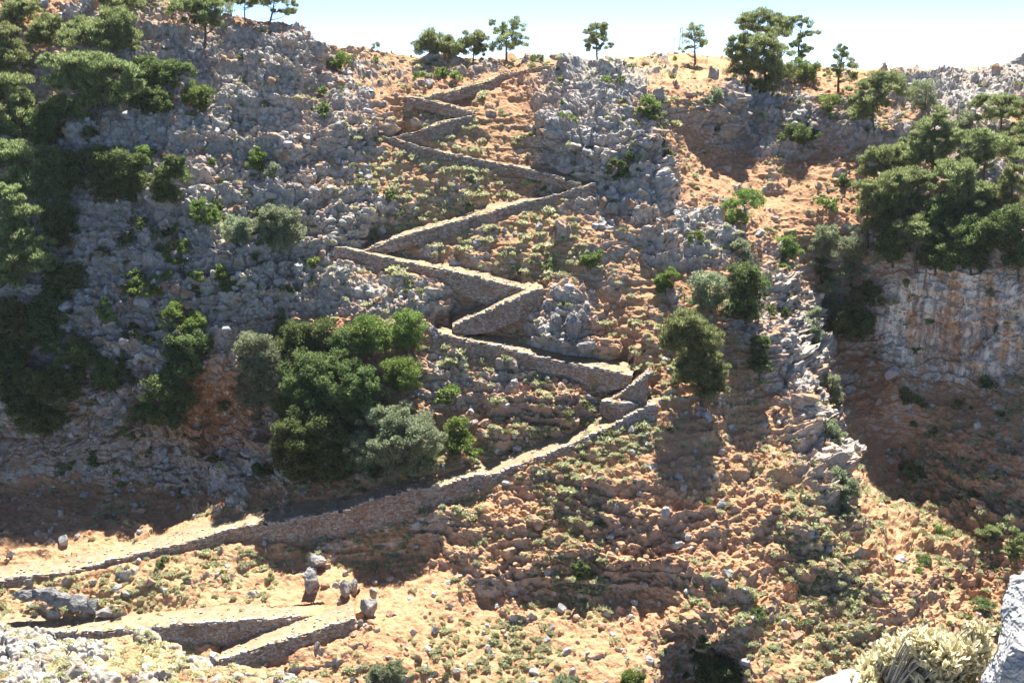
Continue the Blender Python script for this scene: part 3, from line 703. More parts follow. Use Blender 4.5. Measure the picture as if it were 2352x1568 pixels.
PLANTS = [
 # left massif
 ('P',(470,104),[(430,22,40,20),(482,20,42,24),(462,48,36,15)],'broad pine with clear trunk just below the left summit rocks'),
 ('P',(533,36),[(512,0,22,16),(535,-8,26,14)],'leaning pine on the left summit, left of its two neighbours'),
 ('P',(562,42),[(562,2,32,14),(580,10,18,12)],'straight dark pine in the middle of the left summit trio'),
 ('P',(612,46),[(610,-10,30,16),(640,2,34,14),(656,30,26,9),(672,10,12,8)],'dark pine on the summit edge with low branches reaching right over the sky'),
 ('P',(238,140),[(205,92,52,28),(262,60,42,32),(192,72,36,26),(285,95,28,28)],'bushy yellow green pine above the flat crowned pine'),
 ('P',(275,48),[(255,12,40,18),(300,12,26,18)],'small pine cut by the upper picture edge above the bushy pine'),
 ('P',(230,290),[(140,145,45,18),(200,152,58,24),(265,172,45,26),(180,190,55,24),(225,225,58,30),(300,208,32,22),(135,240,30,20),(175,262,30,16)],'large flat crowned pine hanging over the grey cliff'),
 ('B',(385,200),[(340,168,42,22),(400,162,48,16),(335,148,26,16),(365,185,34,16)],'dark spreading oak on the rocks right of the flat crowned pine'),
 ('B',(350,270),[(350,225,34,22),(368,246,26,18),(320,240,20,16)],'round oak clump under the dark spreading oak'),
 ('S',(455,262),[(453,214,27,20),(440,238,20,15),(468,232,16,12)],'light green shrub alone on the grey rocks right of the oak clump'),
 ('P',(8,200),[(8,100,34,36),(22,150,36,40)],'dark conifer at the picture edge beside the upper rocks'),
 ('P',(25,330),[(20,215,40,46),(40,265,36,46),(12,290,38,46)],'drooping dark conifer at the picture edge above the bright pine'),
 ('P',(62,450),[(28,348,42,20),(80,362,42,20),(72,398,46,26),(15,375,34,24),(62,430,52,30),(108,440,40,36)],'bright flat topped pine with pale bare limb at picture edge'),
 ('P',(40,655),[(15,450,32,22),(38,490,38,24),(26,530,42,28),(80,556,34,12),(36,592,50,34),(92,606,32,32),(18,640,32,26)],'sunlit leaning pine with long pale branch tips at picture edge'),
 ('B',(265,470),[(238,372,42,32),(290,384,42,32),(250,428,42,32),(308,420,32,26)],'dark oak thicket on the cliff ledge right of the bright pine'),
 ('S',(328,385),[(332,352,16,18),(338,370,12,12)],'small bright shrub growing from the right edge of the dark oak thicket'),
 ('B',(392,470),[(405,376,22,18),(398,405,34,24),(372,430,22,22),(392,448,30,18)],'loose light green oak on pale rocks right of the dark thicket'),
 ('S',(593,394),[(593,360,20,15),(594,376,22,14)],'round bright green shrub on bare grey rock of the massif'),
 ('O',(625,415),[(624,395,17,17)],'small grey green shrub just under the round bright shrub'),
 ('S',(478,525),[(458,476,22,17),(490,500,22,18),(452,505,14,12)],'light green shrub pair left of the big grey olive'),
 ('O',(645,570),[(640,505,42,26),(660,535,34,32),(608,525,24,28),(640,550,40,20)],'big grey green olive on the rocks left of the upper bend'),
 ('O',(545,566),[(545,535,32,30),(560,520,16,14)],'paler olive just left of the big grey green one'),
 ('S',(415,612),[(421,572,17,18),(395,594,17,14)],'small two lobed shrub on dark rocks of the massif'),
 ('S',(450,676),[(450,640,19,17),(444,658,20,14)],'vivid green round shrub on dark rock, left of the pair'),
 ('S',(520,668),[(505,628,17,18),(540,658,13,10),(522,648,15,12)],'vivid green shrub with a small side clump on dark rock'),
 ('S',(325,692),[(315,656,22,18),(350,671,22,13),(290,665,14,12)],'wide low vivid green shrub on the dark cliff edge'),
 ('S',(243,745),[(238,705,14,18),(248,730,14,16)],'thin dull green shrub below the wide low one'),
 ('B',(115,815),[(108,728,44,32),(120,770,44,32),(80,750,34,32)],'dark rounded oak in shade left of the steep grey wall'),
 ('S',(410,775),[(404,718,28,22),(446,740,24,20)],'bright crowned young oak at top of the cave cliff'),
 ('O',(392,790),[(390,756,24,20)],'grey olive bush under the bright crowned young oak'),
 ('B',(440,870),[(430,792,40,28),(418,838,38,38),(452,815,26,20)],'dark hanging bush over the cave'),
 ('S',(470,815),[(470,793,26,11)],'pale yellow green sprig at right of the hanging bush'),
 ('B',(22,800),[(22,735,36,40),(14,780,32,30)],'dark oak at the picture edge beside the rounded oak'),
 ('B',(22,920),[(18,840,34,44),(30,885,38,34)],'shaded oak at the picture edge, lower of two'),
 ('B',(105,1005),[(90,880,58,34),(128,905,46,44),(75,930,56,38),(110,965,48,30)],'large black green oak mass at the foot of the left cliff'),
 ('O',(62,900),[(62,868,20,22)],'grey lit olive sprig in front of the black green oak mass'),
 ('B',(190,880),[(180,820,40,34),(205,850,34,26)],'dark bush hugging the shaded cliff right of the rounded oak'),
 ('B',(385,985),[(378,896,46,36),(410,918,34,32),(338,955,34,26)],'dark bush left of the orange cave'),
 ('O',(325,990),[(325,962,32,16)],'silvery olive sprigs in shade left of the cave'),
 # cluster beside the lower bends
 ('O',(600,935),[(578,798,34,26),(618,826,28,28),(572,880,24,18),(640,898,32,34),(602,850,38,28),(610,915,28,20)],'silvery olive tree at the left end of the big green cluster'),
 ('B',(705,850),[(688,786,42,36),(735,774,34,26),(715,815,36,24)],'dark topped oak right of the silvery olive tree'),
 ('P',(645,768),[(645,718,9,12),(645,738,14,12),(646,755,18,12)],'small cone shaped conifer at the top of the green cluster'),
 ('B',(785,860),[(792,798,42,34),(770,828,38,26)],'leafy oak in the middle of the green cluster'),
 ('S',(855,825),[(842,762,32,26),(870,788,30,26)],'light green oak at the upper edge of the cluster'),
 ('S',(935,812),[(938,746,27,25),(922,780,28,24),(950,778,20,20)],'rounded light green oak just left of the lower left bend'),
 ('B',(720,960),[(718,878,56,46),(690,930,48,40)],'dark shaded oak under the silvery olive tree'),
 ('B',(795,960),[(792,880,52,44),(830,905,36,36),(775,925,40,36)],'dark shaded oak filling the middle of the cluster'),
 ('S',(922,915),[(920,856,34,24),(930,884,28,18),(900,870,18,16)],'bright green bush standing clear on the reddish bank'),
 ('O',(875,950),[(876,904,18,18),(868,926,18,16)],'narrow grey green bush below the bright bush on the bank'),
 ('B',(800,1010),[(795,948,26,18),(812,975,26,26)],'dark green bush in the lower middle of the cluster'),
 ('O',(838,1075),[(835,1035,36,30),(858,962,26,20),(815,1060,30,22)],'grey green oak left of the large olive above the long wall'),
 ('O',(945,1100),[(928,982,46,36),(962,1018,44,38),(900,1040,44,38),(950,1062,44,24)],'large round grey green olive above the long lower wall'),
 ('B',(700,1115),[(698,1000,54,42),(672,1050,38,44),(735,1065,48,38)],'black green oak at the lower left of the cluster'),
 ('B',(785,1110),[(775,1062,46,34),(760,1020,44,34)],'black green oak just above the shaded long wall'),
 ('S',(1052,1055),[(1050,984,26,22),(1058,1022,30,22),(1040,1010,18,16)],'bright topped oak right of the large round olive'),
 ('S',(1090,1060),[(1092,1042,20,12)],'low spiky bush between the bright topped oak and the path'),
 # zigzag slope
 ('S',(1355,622),[(1370,589,16,17),(1342,602,18,14)],'dark green two part shrub in the middle of the orange slope'),
 ('S',(1528,680),[(1540,632,18,17),(1514,652,18,17),(1530,660,20,14)],'dark green double shrub right of the middle rocks'),
 ('S',(775,166),[(780,138,20,15),(762,152,18,12)],'olive green shrub on the shoulder below the left summit'),
 ('O',(868,122),[(868,108,13,9)],'tiny grey bush on the skyline left of the pine group'),
 ('P',(985,136),[(990,96,22,20),(975,112,22,16),(1005,118,16,12)],'left pine of the skyline group of three'),
 ('P',(1038,137),[(1032,108,28,18),(1045,120,26,12)],'low middle pine of the skyline group of three'),
 ('P',(1086,138),[(1090,92,20,16),(1085,112,28,16),(1104,122,12,10)],'right pine of the skyline group of three'),
 ('P',(1163,138),[(1130,54,9,12),(1145,72,17,13),(1190,62,16,18),(1168,88,28,15),(1178,108,30,10),(1145,108,20,12),(1202,88,14,5),(1158,58,8,10)],'open ragged pine with upswept branches alone on the skyline'),
 ('P',(1373,138),[(1370,72,28,14),(1366,92,27,13),(1388,108,17,9),(1352,112,15,8)],'compact flat topped pine alone on the skyline near the crag'),
 ('P',(1597,145),[(1597,70,20,13),(1590,92,28,13),(1614,104,20,11),(1580,114,18,8)],'thin see-through pine on the skyline beside the mast'),
 ('P',(1812,175),[(1750,48,42,20),(1712,56,20,20),(1792,64,28,20),(1752,78,48,16)],'tallest broad pine at the back of the plateau clump'),
 ('P',(1843,168),[(1838,56,24,14),(1856,82,24,10),(1838,102,20,9),(1860,116,22,8),(1840,132,18,8)],'dark layered pine at the right side of the plateau clump'),
 ('P',(1716,200),[(1710,105,36,22),(1705,140,34,22),(1702,168,26,18),(1690,120,20,16)],'pine with visible dark trunk at the left front of the plateau clump'),
 ('P',(1760,215),[(1768,112,42,26),(1752,148,44,28),(1785,172,36,24),(1748,196,40,18)],'large yellow green pine in the front of the plateau clump'),
 ('S',(1850,205),[(1842,164,30,20),(1870,168,20,18)],'yellow green bushy pine low at right of the plateau clump'),
 ('P',(1927,206),[(1932,116,15,11),(1930,134,24,11),(1942,156,28,11),(1916,166,18,12),(1948,178,22,10)],'slender single pine standing right of the plateau clump'),
 ('P',(2005,290),[(2032,184,34,16),(1996,204,40,16),(2048,210,34,16),(1980,232,32,18),(1984,262,32,22),(2010,235,30,14)],'wide pine on the brow above the shaded hollow'),
 ('O',(2124,262),[(2122,212,24,24),(2128,236,20,16)],'round grey green tree on the brow of the right massif'),
 ('S',(1902,264),[(1903,232,22,15),(1895,250,16,10)],'small light green pine on the hollow rim'),
 ('B',(1845,350),[(1830,312,30,22),(1868,318,20,15)],'dark round bush in the shaded hollow'),
 ('S',(1494,288),[(1490,248,22,20),(1482,264,18,14),(1508,258,12,14)],'light green bush on the right shoulder of the crag'),
 ('O',(1524,305),[(1518,276,12,20)],'grey green bush just right of the light bush on the crag'),
 ('B',(1530,375),[(1522,330,8,16),(1534,355,11,12)],'dark bush on the right edge of the crag'),
 ('B',(1428,415),[(1416,385,15,20),(1446,370,13,17),(1430,398,16,12)],'dark green bush at the foot of the crag'),
 ('S',(1390,197),[(1390,184,12,9)],'yellow green cushion on the top of the crag'),
 ('S',(1262,305),[(1262,290,12,11)],'yellow green cushion on the left side of the crag'),
 # spur and gully
 ('S',(1712,520),[(1716,462,30,22),(1680,476,18,16),(1694,502,18,12)],'bright green juniper on the grey spur top'),
 ('S',(1596,560),[(1598,545,17,13)],'small green bush on the spur rocks left of the juniper'),
 ('O',(1706,610),[(1704,572,26,18),(1712,592,18,12)],'grey green pine on the spur above the dark round oak'),
 ('O',(1632,728),[(1630,658,36,28),(1640,692,34,24),(1602,690,20,22)],'olive green oak left of the dark round oak'),
 ('B',(1712,742),[(1714,642,40,28),(1718,682,36,34),(1698,714,34,22)],'very dark round oak on the spur'),
 ('P',(1610,935),[(1575,742,46,24),(1560,780,42,30),(1612,782,36,34),(1600,830,46,34),(1648,850,24,18),(1626,890,36,28),(1590,866,38,30)],'big bright pine standing on the slope right of the bends'),
 ('B',(1745,866),[(1745,800,22,24),(1745,836,24,24)],'narrow black green bush in the shade of the spur'),
 ('S',(1806,605),[(1800,566,22,20),(1822,578,18,18)],'dull green shrub at the head of the ravine'),
 ('S',(1800,632),[(1800,616,20,10)],'low green shrub under the dull green one at the ravine head'),
 ('O',(1896,590),[(1895,550,30,30),(1880,570,24,18)],'dark grey olive in the ravine below the forest'),
 ('O',(1955,650),[(1952,570,32,24),(1962,608,28,24),(1948,630,24,16)],'silvery olive in the ravine right of the dark grey one'),
 ('B',(1888,638),[(1884,604,14,12),(1892,622,16,10)],'small dark bush between the ravine olives'),
 ('O',(1912,742),[(1898,668,20,20),(1926,704,34,20),(1905,715,26,18)],'silvery spreading olive on the ravine floor'),
 ('B',(1980,780),[(1990,688,30,32),(1962,738,38,28),(1935,760,34,24)],'dark oak beside the left end of the pale cliff'),
 ('O',(1866,805),[(1868,722,14,18),(1860,764,22,26)],'dull olive tree on the crest of the spur'),
 ('O',(1912,950),[(1908,882,18,22),(1914,916,18,24)],'tall rounded grey green bush at the crest of the spur'),
 ('O',(1908,1034),[(1898,984,26,20),(1916,1008,24,18)],'rounded grey green bush below the tall one on the spur'),
 ('O',(1940,1160),[(1928,1100,22,22),(1948,1128,26,24)],'lowest rounded grey green bush on the spur'),
 # right massif forest
 ('P',(2155,440),[(2160,262,20,14),(2150,288,44,14),(2122,320,42,18),(2190,318,38,18),(2150,348,56,18),(2128,370,38,14)],'tall sunlit conical pine in the front of the right forest'),
 ('P',(2300,310),[(2270,236,42,14),(2322,240,38,18),(2300,268,48,18)],'wide pine at the top right of the forest'),
 ('P',(2040,450),[(2040,350,40,14),(2008,366,34,16),(2058,386,44,18),(2000,400,28,16)],'yellow green pine at the left edge of the right forest'),
 ('P',(2260,420),[(2238,326,40,24),(2290,346,42,30),(2232,374,38,22)],'dense pine in the upper middle of the right forest'),
 ('P',(2085,520),[(2060,428,46,28),(2112,418,40,28),(2090,466,42,26)],'dark lower pine behind the yellow green one'),
 ('P',(2195,510),[(2190,400,44,28),(2212,438,42,26),(2176,468,38,22)],'dark pine in the middle of the right forest'),
 ('P',(2320,500),[(2325,372,12,14),(2325,398,26,14),(2318,428,34,18),(2312,460,36,18)],'conical pine with pale dead twigs at the right picture edge'),
 ('P',(1996,580),[(1990,438,24,22),(1994,478,22,28),(2000,526,22,22)],'slim grey green pine at the left front of the forest'),
 ('P',(2106,625),[(2110,524,42,18),(2098,550,34,16)],'flat crowned pine with a bare trunk above the pale cliff'),
 ('B',(2230,625),[(2228,538,54,34),(2200,588,52,34)],'black green oak on the brink of the pale cliff'),
 ('B',(2300,600),[(2292,538,46,36),(2330,510,36,32)],'black green oak at right end of the cliff brink'),
 ('B',(2148,635),[(2150,596,38,26),(2160,560,26,22)],'dark oak in the middle of the cliff brink'),
 ('B',(2050,620),[(2048,575,30,28),(2040,545,24,20)],'dark oak at the left end of the cliff brink'),
 ('P',(2284,1236),[(2280,1218,32,12),(2265,1225,18,10)],'low spreading pine on the shaded right slope'),
 ('P',(2340,1300),[(2336,1240,16,22),(2330,1272,20,18)],'dark pine at the right picture edge above the near rock'),
 ('P',(2256,1412),[(2255,1388,24,17)],'soft green bush left of the near rock'),
 ('B',(2160,540),[(2165,500,40,34),(2140,520,34,28)],'shaded oak deep inside the right forest, behind the bare trunk'),
 ('P',(2250,500),[(2240,455,40,30),(2270,480,34,28)],'shaded pine deep inside the right forest, left of the conical one'),
 ('B',(2040,530),[(2038,480,32,36),(2056,510,30,24)],'shaded oak at the left inside of the right forest'),
 ('P',(2120,400),[(2095,345,34,24),(2080,385,30,22)],'small pine between the yellow green and the tall conical pine'),
 ('P',(2345,345),[(2340,310,30,26),(2345,335,26,20)],'dark pine at the right picture edge below the wide top pine'),
 ('O',(2230,300),[(2222,276,26,18),(2210,290,20,12)],'pale pine crown between the conical pine and the wide top pine'),
 ('B',(2340,630),[(2338,590,28,34)],'dark oak at the right picture edge on the cliff brink'),
 ('B',(150,420),[(150,380,30,30),(165,420,26,34)],'dark bush in the shade right of the bright flat topped pine'),
 ('B',(130,560),[(128,500,34,36),(150,545,30,30)],'dark bush in shade beside the leaning pine'),
 ('B',(150,690),[(150,640,34,30),(120,665,30,24)],'dark bush in shade above the rounded oak'),
 ('B',(110,360),[(100,300,30,40),(118,270,26,30)],'dark bush between the drooping conifer and the flat crowned pine'),
 ('P',(120,110),[(110,70,30,26),(90,90,26,20)],'thin dark pine on the upper left slope'),
 ('P',(40,80),[(45,35,34,26),(70,20,24,18),(20,50,26,20)],'dark pine in the upper left corner'),
 ('B',(262,900),[(258,850,34,32),(240,880,30,28)],'dark bush on the shaded cliff left of the hanging bush'),
 ('B',(560,1120),[(600,1085,20,14)],'small dark bush on the shaded cliff foot'),
 # bottom edge
 ('O',(888,1585),[(870,1552,26,20),(904,1545,24,22)],'grey green bush at the bottom edge of the orange slope'),
 ('B',(1333,1340),[(1332,1304,16,16),(1340,1322,14,12)],'dark green bush in the lower gullies'),
 ('S',(1640,1490),[(1640,1470,18,16)],'light green bush on the rim of the dark hollow'),
 ('O',(1592,1530),[(1592,1505,22,20)],'dull bush left of the dark hollow'),
 ('S',(1440,1580),[(1450,1560,34,14)],'bright bush at the bottom edge left of the dark hollow'),
 ('B',(1660,1590),[(1650,1545,50,30),(1690,1560,34,26)],'black green bush filling the dark hollow'),
 ('O',(1310,1590),[(1310,1566,36,14)],'grey green bush at the bottom edge in the middle'),
 ('O',(2295,1475),[(2292,1450,12,10)],'grey bush beside the ravine mouth'),
]
CAT = {'P': 'pine', 'B': 'oak', 'O': 'olive tree', 'S': 'shrub'}
for i, (kd, bs, bl, lb) in enumerate(PLANTS):
    sp = .55 if 'see-through' in lb else (.7 if 'ragged' in lb or 'slender' in lb else 1.0)
    nm = CAT[kd]
    if kd == 'O' and ('bush' in lb or 'sprig' in lb or 'shrub' in lb): plant(kd, 'bush', bs, bl, lb, None, 500 + i, sp, 'grey_bush')
    elif kd == 'O' and 'pine' in lb: plant(kd, 'pine', bs, bl, lb, None, 500 + i, sp, 'pine_tree')
    elif kd == 'O' and 'oak' in lb: plant(kd, 'oak', bs, bl, lb, None, 500 + i, sp, 'evergreen_oak')
    elif kd == 'O' and 'round grey green tree' in lb: plant(kd, 'tree', bs, bl, lb, None, 500 + i, sp, 'round_tree')
    elif kd == 'B' and 'bush' in lb: plant(kd, 'bush', bs, bl, lb, None, 500 + i, sp, 'dark_bush')
    elif kd == 'S' and 'oak' in lb: plant(kd, 'oak', bs, bl, lb, None, 500 + i, sp, 'evergreen_oak')
    elif kd == 'S' and 'pine' in lb: plant(kd, 'pine', bs, bl, lb, None, 500 + i, sp, 'pine_tree')
    elif kd == 'P' and 'bush ' in lb: plant(kd, 'bush', bs, bl, lb, None, 500 + i, sp, 'green_bush')
    else: plant(kd, nm, bs, bl, lb, None, 500 + i, sp)

# ------------------------------------------------------------------ boulders
def ico(sub):
    t = (1 + 5 ** .5) / 2
    v = [(-1,t,0),(1,t,0),(-1,-t,0),(1,-t,0),(0,-1,t),(0,1,t),(0,-1,-t),(0,1,-t),(t,0,-1),(t,0,1),(-t,0,-1),(-t,0,1)]
    f = [(0,11,5),(0,5,1),(0,1,7),(0,7,10),(0,10,11),(1,5,9),(5,11,4),(11,10,2),(10,7,6),(7,1,8),(3,9,4),(3,4,2),(3,2,6),(3,6,8),(3,8,9),(4,9,5),(2,4,11),(6,2,10),(8,6,7),(9,8,1)]
    v = [np.array(x, float) / np.linalg.norm(x) for x in v]
    for _ in range(sub):
        mid = {}; nf = []
        def mp(a, b):
            key = (min(a, b), max(a, b))
            if key not in mid:
                m = v[a] + v[b]; v.append(m / np.linalg.norm(m)); mid[key] = len(v) - 1
            return mid[key]
        for a, b, c in f:
            x, y, z = mp(a, b), mp(b, c), mp(c, a)
            nf += [(a, x, z), (b, y, x), (c, z, y), (x, y, z)]
        f = nf
    return np.array(v), np.array(f)
ICO = {s: ico(s) for s in (2, 3, 4, 5)}
def rock_verts(sub, seed, blocky=.55):
    v, f = ICO[sub]; rs = np.random.default_rng(seed)
    # clip the ball by random planes for flat faces, then roughen
    w = v.copy()
    for _ in range(15):
        nrm_ = rs.normal(size=3); nrm_ /= np.linalg.norm(nrm_); o = rs.uniform(.48, .82)
        d = w @ nrm_ - o; w = w - np.maximum(d, 0)[:, None] * nrm_ * (blocky + .35)
    q = (w * 1.0 + seed * 3.17).astype(np.float32)
    w = w * (1 + fbm(q, 1.5, 2, seed)[:, None] * .35 + (fbm(q, 5.5, 3, seed + 5)[:, None] * .22 if sub > 2 else 0)) * 1.12
    return w, f
HERO = [
 (842,1390,22,24,2,'large cracked grey boulder sitting at right end of the lowest wall'),
 (716,1332,21,28,2,'tall pale rock pillar between the long wall and the lowest path'),
 (728,1288,24,15,2,'pale block lying on top of the tall rock pillar'),
 (722,1308,9,9,1,'small pale stone wedged under the block on the rock pillar'),
 (792,1352,13,19,1,'pale upright rock right of the tall rock pillar'),
 (812,1345,9,16,1,'narrow pale slab leaning beside the upright rock'),
 (858,1362,10,15,1,'dark upright stone behind the large cracked boulder'),
 (860,1338,9,8,1,'small grey stone above the dark upright stone'),
 (828,1430,9,10,1,'small boulder directly below the large cracked boulder'),
 (728,1484,7,11,1,'small dark stone standing below the lowest wall'),
 (66,1336,11,7,1,'rounded white stone at the edge of the long lower path'),
 (345,1334,16,11,1,'grey stone cluster on the orange bank in the lower left'),
 (290,1362,14,7,1,'flat pale stone left of the grey stone cluster'),
 (242,1402,22,10,1,'flat dark slab at the right end of the long rock ridge'),
 (1388,462,11,12,1,'upright grey boulder on bare orange soil under the crag'),
 (1404,480,17,12,1,'broad grey boulder beside the upright one under the crag'),
 (998,768,13,17,1,'dark round boulder at the left tip of the path bend'),
 (1108,738,9,4,1,'flat dark stone lying on the middle flight of path'),
 (1274,735,14,22,2,'upright grey rock under the short wide wall'),
 (1318,748,18,30,2,'tall white streaked rock above the long low flight'),
 (1338,728,13,20,1,'grey pointed rock right of the tall white streaked rock'),
 (1345,795,22,14,2,'pale sloping rock at the back of the long low flight'),
 (1300,790,14,9,1,'low pale rock left of the sloping rock beside the long low flight'),
 (1116,970,18,10,1,'orange topped block on the red bank above the long flight'),
 (1106,996,20,12,1,'pale block just under the orange topped block'),
 (1450,985,8,8,1,'round grey stone beside the long flight below the sharp bend'),
 (1492,858,9,9,1,'pale stone on the corner of the bastion wall'),
 (1448,815,8,16,1,'pointed orange rock behind the path near the bastion'),
 (1280,130,16,7,1,'dark flat rocks on the skyline above the uppermost wall'),
]
for i, (u, v, ru, rv, sz, lb) in enumerate(HERO):
    g = surf(u, v + rv * .75); m = g[1] / F
    w, f = rock_verts(4, 900 + i)
    w = w * np.array([ru * m, (ru + rv) * .5 * m, rv * 1.15 * m]) * 1.08
    c = pts(u, v + .12 * rv, g[1] - .25 * ru * m)
    o = mesh_obj('boulder', w, f, M['redrock'] if 'orange' in lb else M['greyrock']); o.location = Vector(c)
    tag(o, lb, 'boulder')
# long rock ridge lower left
vs, fs, off = [], [], 0
g0 = surf(125, 1400); m0 = g0[1] / F
for j, (u, v, ru, rv) in enumerate([(60,1365,34,20),(100,1364,40,24),(140,1372,40,24),(178,1380,36,26),(208,1388,22,20)]):
    w, f = rock_verts(4, 960 + j)
    c = pts(u, v, g0[1] - .5) - pts(125, 1385, g0[1])
    vs.append(w * np.array([ru, 18, rv * .82]) * m0 * 1.1 + c); fs.append(f + off); off += len(w)
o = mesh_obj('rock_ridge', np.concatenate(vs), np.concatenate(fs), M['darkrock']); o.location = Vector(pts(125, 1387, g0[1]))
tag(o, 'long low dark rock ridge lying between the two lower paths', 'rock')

# ------------------------------------------------------------------ scattered dwarf shrubs and stones
ZONES = [  # centre and words
 (120,1270,'on the lit bench above the long path'),(450,1330,'on the orange bank between the two lower paths'),
 (200,1110,'in the shade at the foot of the left cliff'),(860,1260,'on the shaded bank under the long wall'),
 (250,600,'on the dark cliff of the left massif'),(560,350,'on the grey rocks of the left massif'),(560,700,'on the lower rocks of the left massif'),
 (350,60,'on the summit slope of the left massif'),(800,250,'on the shoulder right of the left massif'),(820,480,'on the grey rocks left of the upper bends'),
 (1000,150,'on the brow left of the uppermost wall'),(1130,210,'on the red bank beside the uppermost wall'),(1100,350,'on the orange slope between the upper walls'),
 (1080,440,'on the slope above the long wall under the crag'),(1200,540,'on the orange slope below the long upper wall'),(1400,600,'on the red slope in mid hillside'),
 (880,660,'on the rocks under the middle wall'),(1320,720,'among the pale rocks in mid hillside'),(1150,900,'on the red bank between the lower bends'),
 (1420,780,'on the red gully behind the bastion'),(1350,250,'on the grey crag'),(1550,170,'on the plateau beside the mast'),(2100,165,'on the plateau right of the pine clump'),
 (1620,330,'on the orange slope right of the crag'),(1800,380,'on the floor of the hollow'),(1850,480,'on the orange slope below the hollow'),(1600,560,'on the grey spur top'),
 (1600,1000,'in the shade below the big bright pine'),(1850,950,'on the narrow crest of the spur'),(1350,1080,'on the slope just below the long flight'),
 (1200,1250,'in the lower gullies under the long flight'),(1500,1250,'on the brown ribs of the lower slope'),(1750,1200,'on the ribs below the spur'),
 (2050,1350,'on the lit end of the spur'),(1150,1480,'on the terraced orange slope at the bottom'),(1750,1460,'around the dark hollow at the bottom'),
 (2100,1000,'on the shaded slope below the pale cliff'),(2200,1200,'on the brown slope of the ravine'),(2200,220,'on the rocky brow of the right massif'),(2200,700,'on the pale cliff'),
]
ZC = np.array([(z[0], z[1]) for z in ZONES], float)
Ug = np.broadcast_to(U[None], V.shape)
rockv = np.clip(Rk[NB:], 0, 1); bandv = BAND; clv = Cl[NB:]; luv = Lu[NB:]; grv = Gr[NB:]
inside = (Ug > -20) & (Ug < 2375) & (V < 1600) & (V > -10)
Ng = N0[NB:]
def sample(weight, n, rs):
    w = (weight * inside).ravel(); w = w / w.sum()
    idx = rs.choice(len(w), n, replace=False, p=w)
    return idx
def veg_proto(seed, mat, n=170, big=1.0, LL=.26, LW=.17):
    rs = np.random.default_rng(seed)
    x = rs.normal(size=(n, 3)); x /= np.linalg.norm(x, axis=1)[:, None]; x[:, 2] = np.abs(x[:, 2])
    lob = 1 + .25 * np.sin(np.arctan2(x[:, 1], x[:, 0]) * 3 + seed)
    c = x * np.array([.5, .5, .30]) * (rs.uniform(.55, 1, n) * lob)[:, None]
    v, f = leaf_quads(c, x + np.array([0, 0, .5]) + rs.normal(size=(n, 3)) * .4, LL * rs.uniform(.7, 1.3, n), LW * rs.uniform(.7, 1.3, n), rs)
    return v, f
def scatter(kind_name, cat, protos, mats, idx, sizes, tint, n_ind, stuff_name, stuff_label, describe, sink, group_word):
    """protos: list of (v,f); mats: material per tint; the n_ind that show largest become things, the rest one object per tint"""
    pos = P1g.reshape(-1, 3)[idx]; uu = Ug.ravel()[idx]; vv = V.ravel()[idx]
    app = sizes / pos[:, 1]
    order = np.argsort(-app)
    rs = np.random.default_rng(len(idx))
    pr = rs.integers(0, len(protos), len(idx)); rot = rs.uniform(0, 6.28, len(idx))
    sq = rs.uniform(.75, 1.25, (len(idx), 3))
    zone = np.argmin(((uu[:, None] - ZC[None, :, 0]) / 1.4) ** 2 + (vv[:, None] - ZC[None, :, 1]) ** 2, axis=1)
    meshes = {}
    ind = order[:n_ind]
    objs = []
    for i in ind:
        key = (pr[i], tint[i])
        if key not in meshes:
            v, f = protos[pr[i]]
            meshes[key] = mesh_obj(kind_name, v, f, mats[tint[i]], smooth=False, link=False)
        o = meshes[key].copy(); C.objects.link(o)
        o.location = Vector(pos[i] + np.array([0, 0, -sink * sizes[i]])); o.rotation_euler = (0, 0, rot[i]); o.scale = tuple(sizes[i] * sq[i])
        objs.append((o, zone[i], tint[i], sizes[i], uu[i], vv[i]))
    by = {}
    for e in objs: by.setdefault((e[1], e[2]), []).append(e)
    for (z, t), es in by.items():
        base = describe[t]; where = ZONES[z][2]
        names = {}
        if len(es) >= 2:
            def put(e, word): names.setdefault(id(e), word)
            put(max(es, key=lambda e: e[3]), 'largest')
            if len(es) > 2: put(max(es, key=lambda e: -e[5]), 'uppermost')
            if len(es) > 3: put(max(es, key=lambda e: e[5]), 'lowest')
            if len(es) > 4: put(max(es, key=lambda e: -e[4]), 'leftmost')
            if len(es) > 5: put(max(es, key=lambda e: e[4]), 'rightmost')
        for e in es:
            w = names.get(id(e), '')
            lab = (w + ' ' + base + ' ' + where).strip() if w or len(es) == 1 else 'other ' + base + ' ' + where
            tag(e[0], lab, cat, group_word + ' ' + where)
    rest = order[n_ind:]
    for t in sorted(set(tint[rest])):
        vs, fs, off = [], [], 0
        for i in rest[tint[rest] == t]:
            v, f = protos[pr[i]]
            c, s = math.cos(rot[i]), math.sin(rot[i])
            q = v * (sizes[i] * sq[i]); q = np.stack([q[:, 0] * c - q[:, 1] * s, q[:, 0] * s + q[:, 1] * c, q[:, 2]], -1)
            vs.append(q + pos[i] + np.array([0, 0, -sink * sizes[i]])); fs.append(f + off); off += len(v)
        o = mesh_obj(stuff_name, np.concatenate(vs), np.concatenate(fs), mats[t])
        tag(o, stuff_label[t], None, None, 'stuff')

